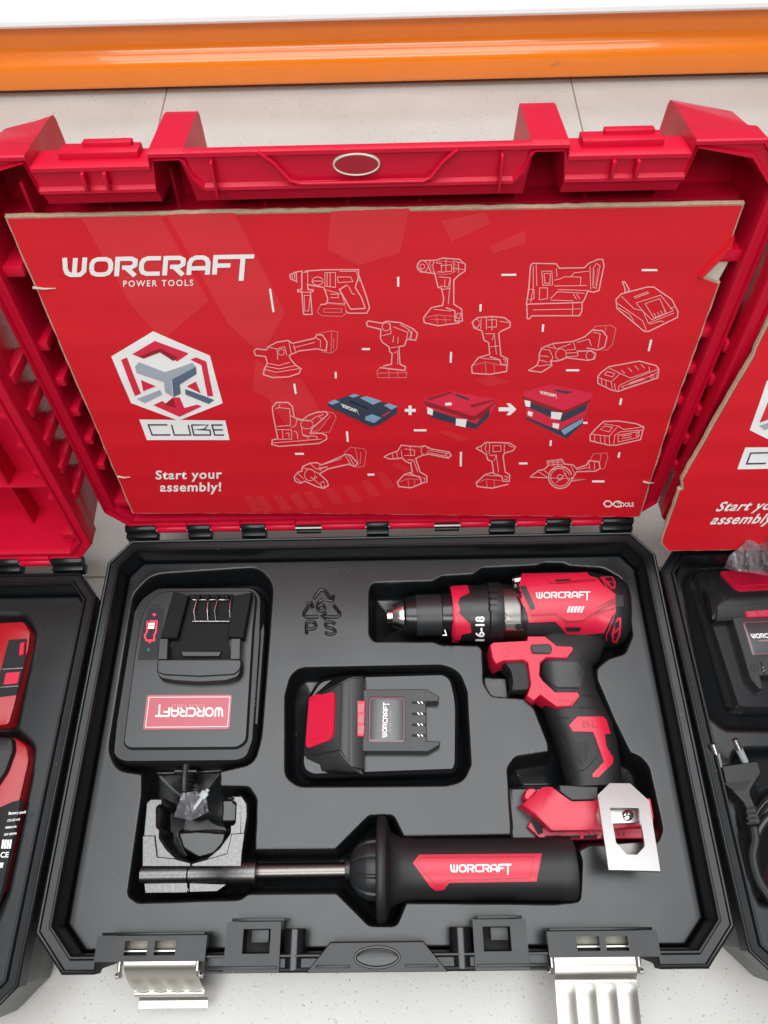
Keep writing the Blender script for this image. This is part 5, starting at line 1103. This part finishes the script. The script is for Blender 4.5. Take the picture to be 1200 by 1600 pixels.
obj('cast_mark', lay(flat_strokes([z5(ell(143, 186, 9, 8, 14)), z5(ell(132, 495, 10, 6, 12))], 1.2, True), on_mesh(tree_of(slab(LJ, -.0185, jp)), -.0175), .0004), 'gear', cp, smooth=0)
obj('cast_mark', lay(txt('WA', z5([(248, 578)])[0], (11, 0), (0, -9)), on_z(-.0214), .0002), 'gear', lp_, smooth=0)
# ================================================================== LEFT CASE CONTENTS (cropped)
T1 = thing('tool_housing', 'red plastic tool housing with an open black slot, at the left edge', 'tool housing', Wp(0, 1050, -.045))
zl = -.012
obj('body', slab(rnd([(-110, 985), (0, 972), (37, 970), (48, 986), (45, 1012), (22, 1105), (14, 1132), (-110, 1150)], [4, 3, 4, 4, 2, 3, 6, 4]), zl, [(.001, -.044), (0, -.02), (.0008, -.0125), (.002, zl)]), 'oldred', T1)
sl = obj('slot', slab([(14, 1000), (42, 998), (40, 1030), (26, 1086), (-6, 1090), (-2, 1060)], zl, [(0, zl-.0005), (0, zl+.0004)]), 'hole', T1, smooth=0)
bm = bmesh.new()
for a, b in (((4, 1046), (36, 1044)), ((0, 1074), (29, 1072))): merge(bm, tube([Wp(*a, zl+.0008), Wp(*b, zl+.0008)], .0006, n=6))
obj('contact_wire', bm, 'steel', sl)
bm = bmesh.new(); slab(rnd([(33, 1006), (41, 1004), (39, 1024), (31, 1026)], 1), zl, [(0, zl), (0, zl+.002), (.0005, zl+.0026)], bm); slab([(10, 1052), (32, 1050), (28, 1068), (6, 1070)], zl, [(0, zl), (0, zl+.0008)], bm); obj('slot_block', bm, 'tool_red', sl)
T2 = thing('battery_pack', 'red battery pack with white print on a black label, at the left edge', 'battery', Wp(-20, 1290, -.05))
obj('shell', slab(rnd([(-130, 1170), (-20, 1152), (22, 1150), (42, 1164), (46, 1186), (20, 1300), (-2, 1392), (-130, 1410)], [4, 4, 5, 5, 6, 2, 6, 4]), zl, [(.001, -.050), (0, -.02), (.0010, -.0130), (.003, zl)]), 'oldred', T2)
obj('black_head', slab(rnd([(-130, 1165), (-10, 1150), (20, 1152), (22, 1172), (10, 1205), (-20, 1250), (-130, 1250)], 6), zl+.004, [(0, -.02), (0, zl+.002), (.001, zl+.004), (.003, zl+.005)]), 'rubber', T2)
LBp = [(20, 1253), (34, 1250), (22, 1310), (4, 1392), (-14, 1440), (-60, 1448), (-30, 1330), (0, 1262)]
lb2 = obj('label', slab(LBp, zl, [(0, zl-.003), (0, zl+.0006), (.0004, zl+.0009)]), 'gloss', T2)
nb = bmesh.new()
for s_, u, v, h in (('Battery pack', 13, 1273, 6), ('CD-20-4.0', 11, 1284, 5), ('4000mAh', 8, 1295, 5), ('20V 80Wh', 6, 1306, 5)): merge(nb, txt(s_, (u, v), (h*.9, -.5), (1.5, -h), .02))
merge(nb, txt('CE', (0, 1340), (11, -.5), (2, -12), .02))
obj('label_lettering', lay(nb, on_z(zl+.0009), .0002), 'white', lb2, smooth=0)
bm = flat_polys([[(4+k*4, 1312), (7+k*4, 1312), (5+k*4, 1326), (2+k*4, 1326)] for k in range(4)]+[[(-4, 1348), (6, 1348), (4, 1356), (-6, 1356)]]); obj('label_mark', lay(bm, on_z(zl+.0009), .00025), 'white', lb2, smooth=0)
# ================================================================== RIGHT CASE CONTENTS
z8 = Z(1000, 820, .4878)
PG = thing('mains_plug', 'black two-pin mains plug lying on the right insert beside its coiled cable', 'plug', Wp(1155, 1215, -.034))
zp = -.008
bmp = slab(rnd(z8([(248, 770), (372, 752), (388, 800), (350, 860), (362, 890), (385, 950), (382, 968), (335, 972), (322, 900), (262, 835)]), 5), zp-.004, [(.0015, -.034), (0, -.024), (.0006, zp-.003), (.002, zp)])
bd = obj('plug_body', bmp, 'dark', PG)
obj('plug_grip', slab(z8([(268, 828), (356, 818), (335, 848), (300, 852)]), zp, [(0, zp-.001), (0, zp+.0004)]), 'rubber', bd)
bm = bmesh.new()
for k in range(4): slab(rnd(z8([(340-k*0, 905+k*16), (372, 902+k*16), (374, 910+k*16), (342, 913+k*16)]), 1), zp, [(0, zp-.002), (0, zp+.0003)], bm)
obj('strain_slot', bm, 'hole', bd, smooth=0)
for a, b, c in (((232, 700), (244, 735), (252, 772)), ((303, 686), (318, 720), (336, 758))):
    A0, B0, C0 = Wp(*z8([a])[0], zp+.0095), Wp(*z8([b])[0], zp+.006), Wp(*z8([c])[0], zp-.003)
    pn_ = obj('pin', tube([A0-(A0-B0).normalized()*.0, A0+(B0-A0)*.04, B0], [.0016, .0022, .0022], n=12), 'pin', PG); obj('pin_sleeve', tube([B0, C0], .0025, n=12), 'tie', pn_)
cb = [z8([p])[0] for p in ((362, 965), (368, 1010), (360, 1060), (372, 1120), (400, 1170), (440, 1210), (520, 1210))]
obj('cable', tube(smoothline([Wp(u, v, zp-.008-.0008*i) for i, (u, v) in enumerate(cb)], 8), .0033), 'cable', PG)
cc = thing('coiled_cable', 'black cable coiled in the recess of the right insert', 'cable', Wp(1205, 1330, -.054))
for k, (cx, cy, rx, ry) in enumerate(((1232, 1335, 66, 96), (1236, 1330, 58, 84), (1228, 1340, 52, 74))):
    obj('cable_loop', tube([Wp(u, v, -.044+.003*k+.002*math.sin(u*.1)) for u, v in ell(cx, cy, rx, ry, 40)], .0032, closed=True), 'cable', cc)
tag(obj('plastic_bag', crumple([(1131, 888), (1140, 868), (1162, 850), (1180, 822), (1200, 800), (1290, 790), (1290, 900), (1215, 902), (1180, 896), (1150, 892)], lambda u, v: .010+.0002*(u-1130)+.0001*(900-v), .007, 7, 5, 0), 'film', smooth=40), 'clear crumpled plastic bag over the battery in the right case', 'plastic bag')
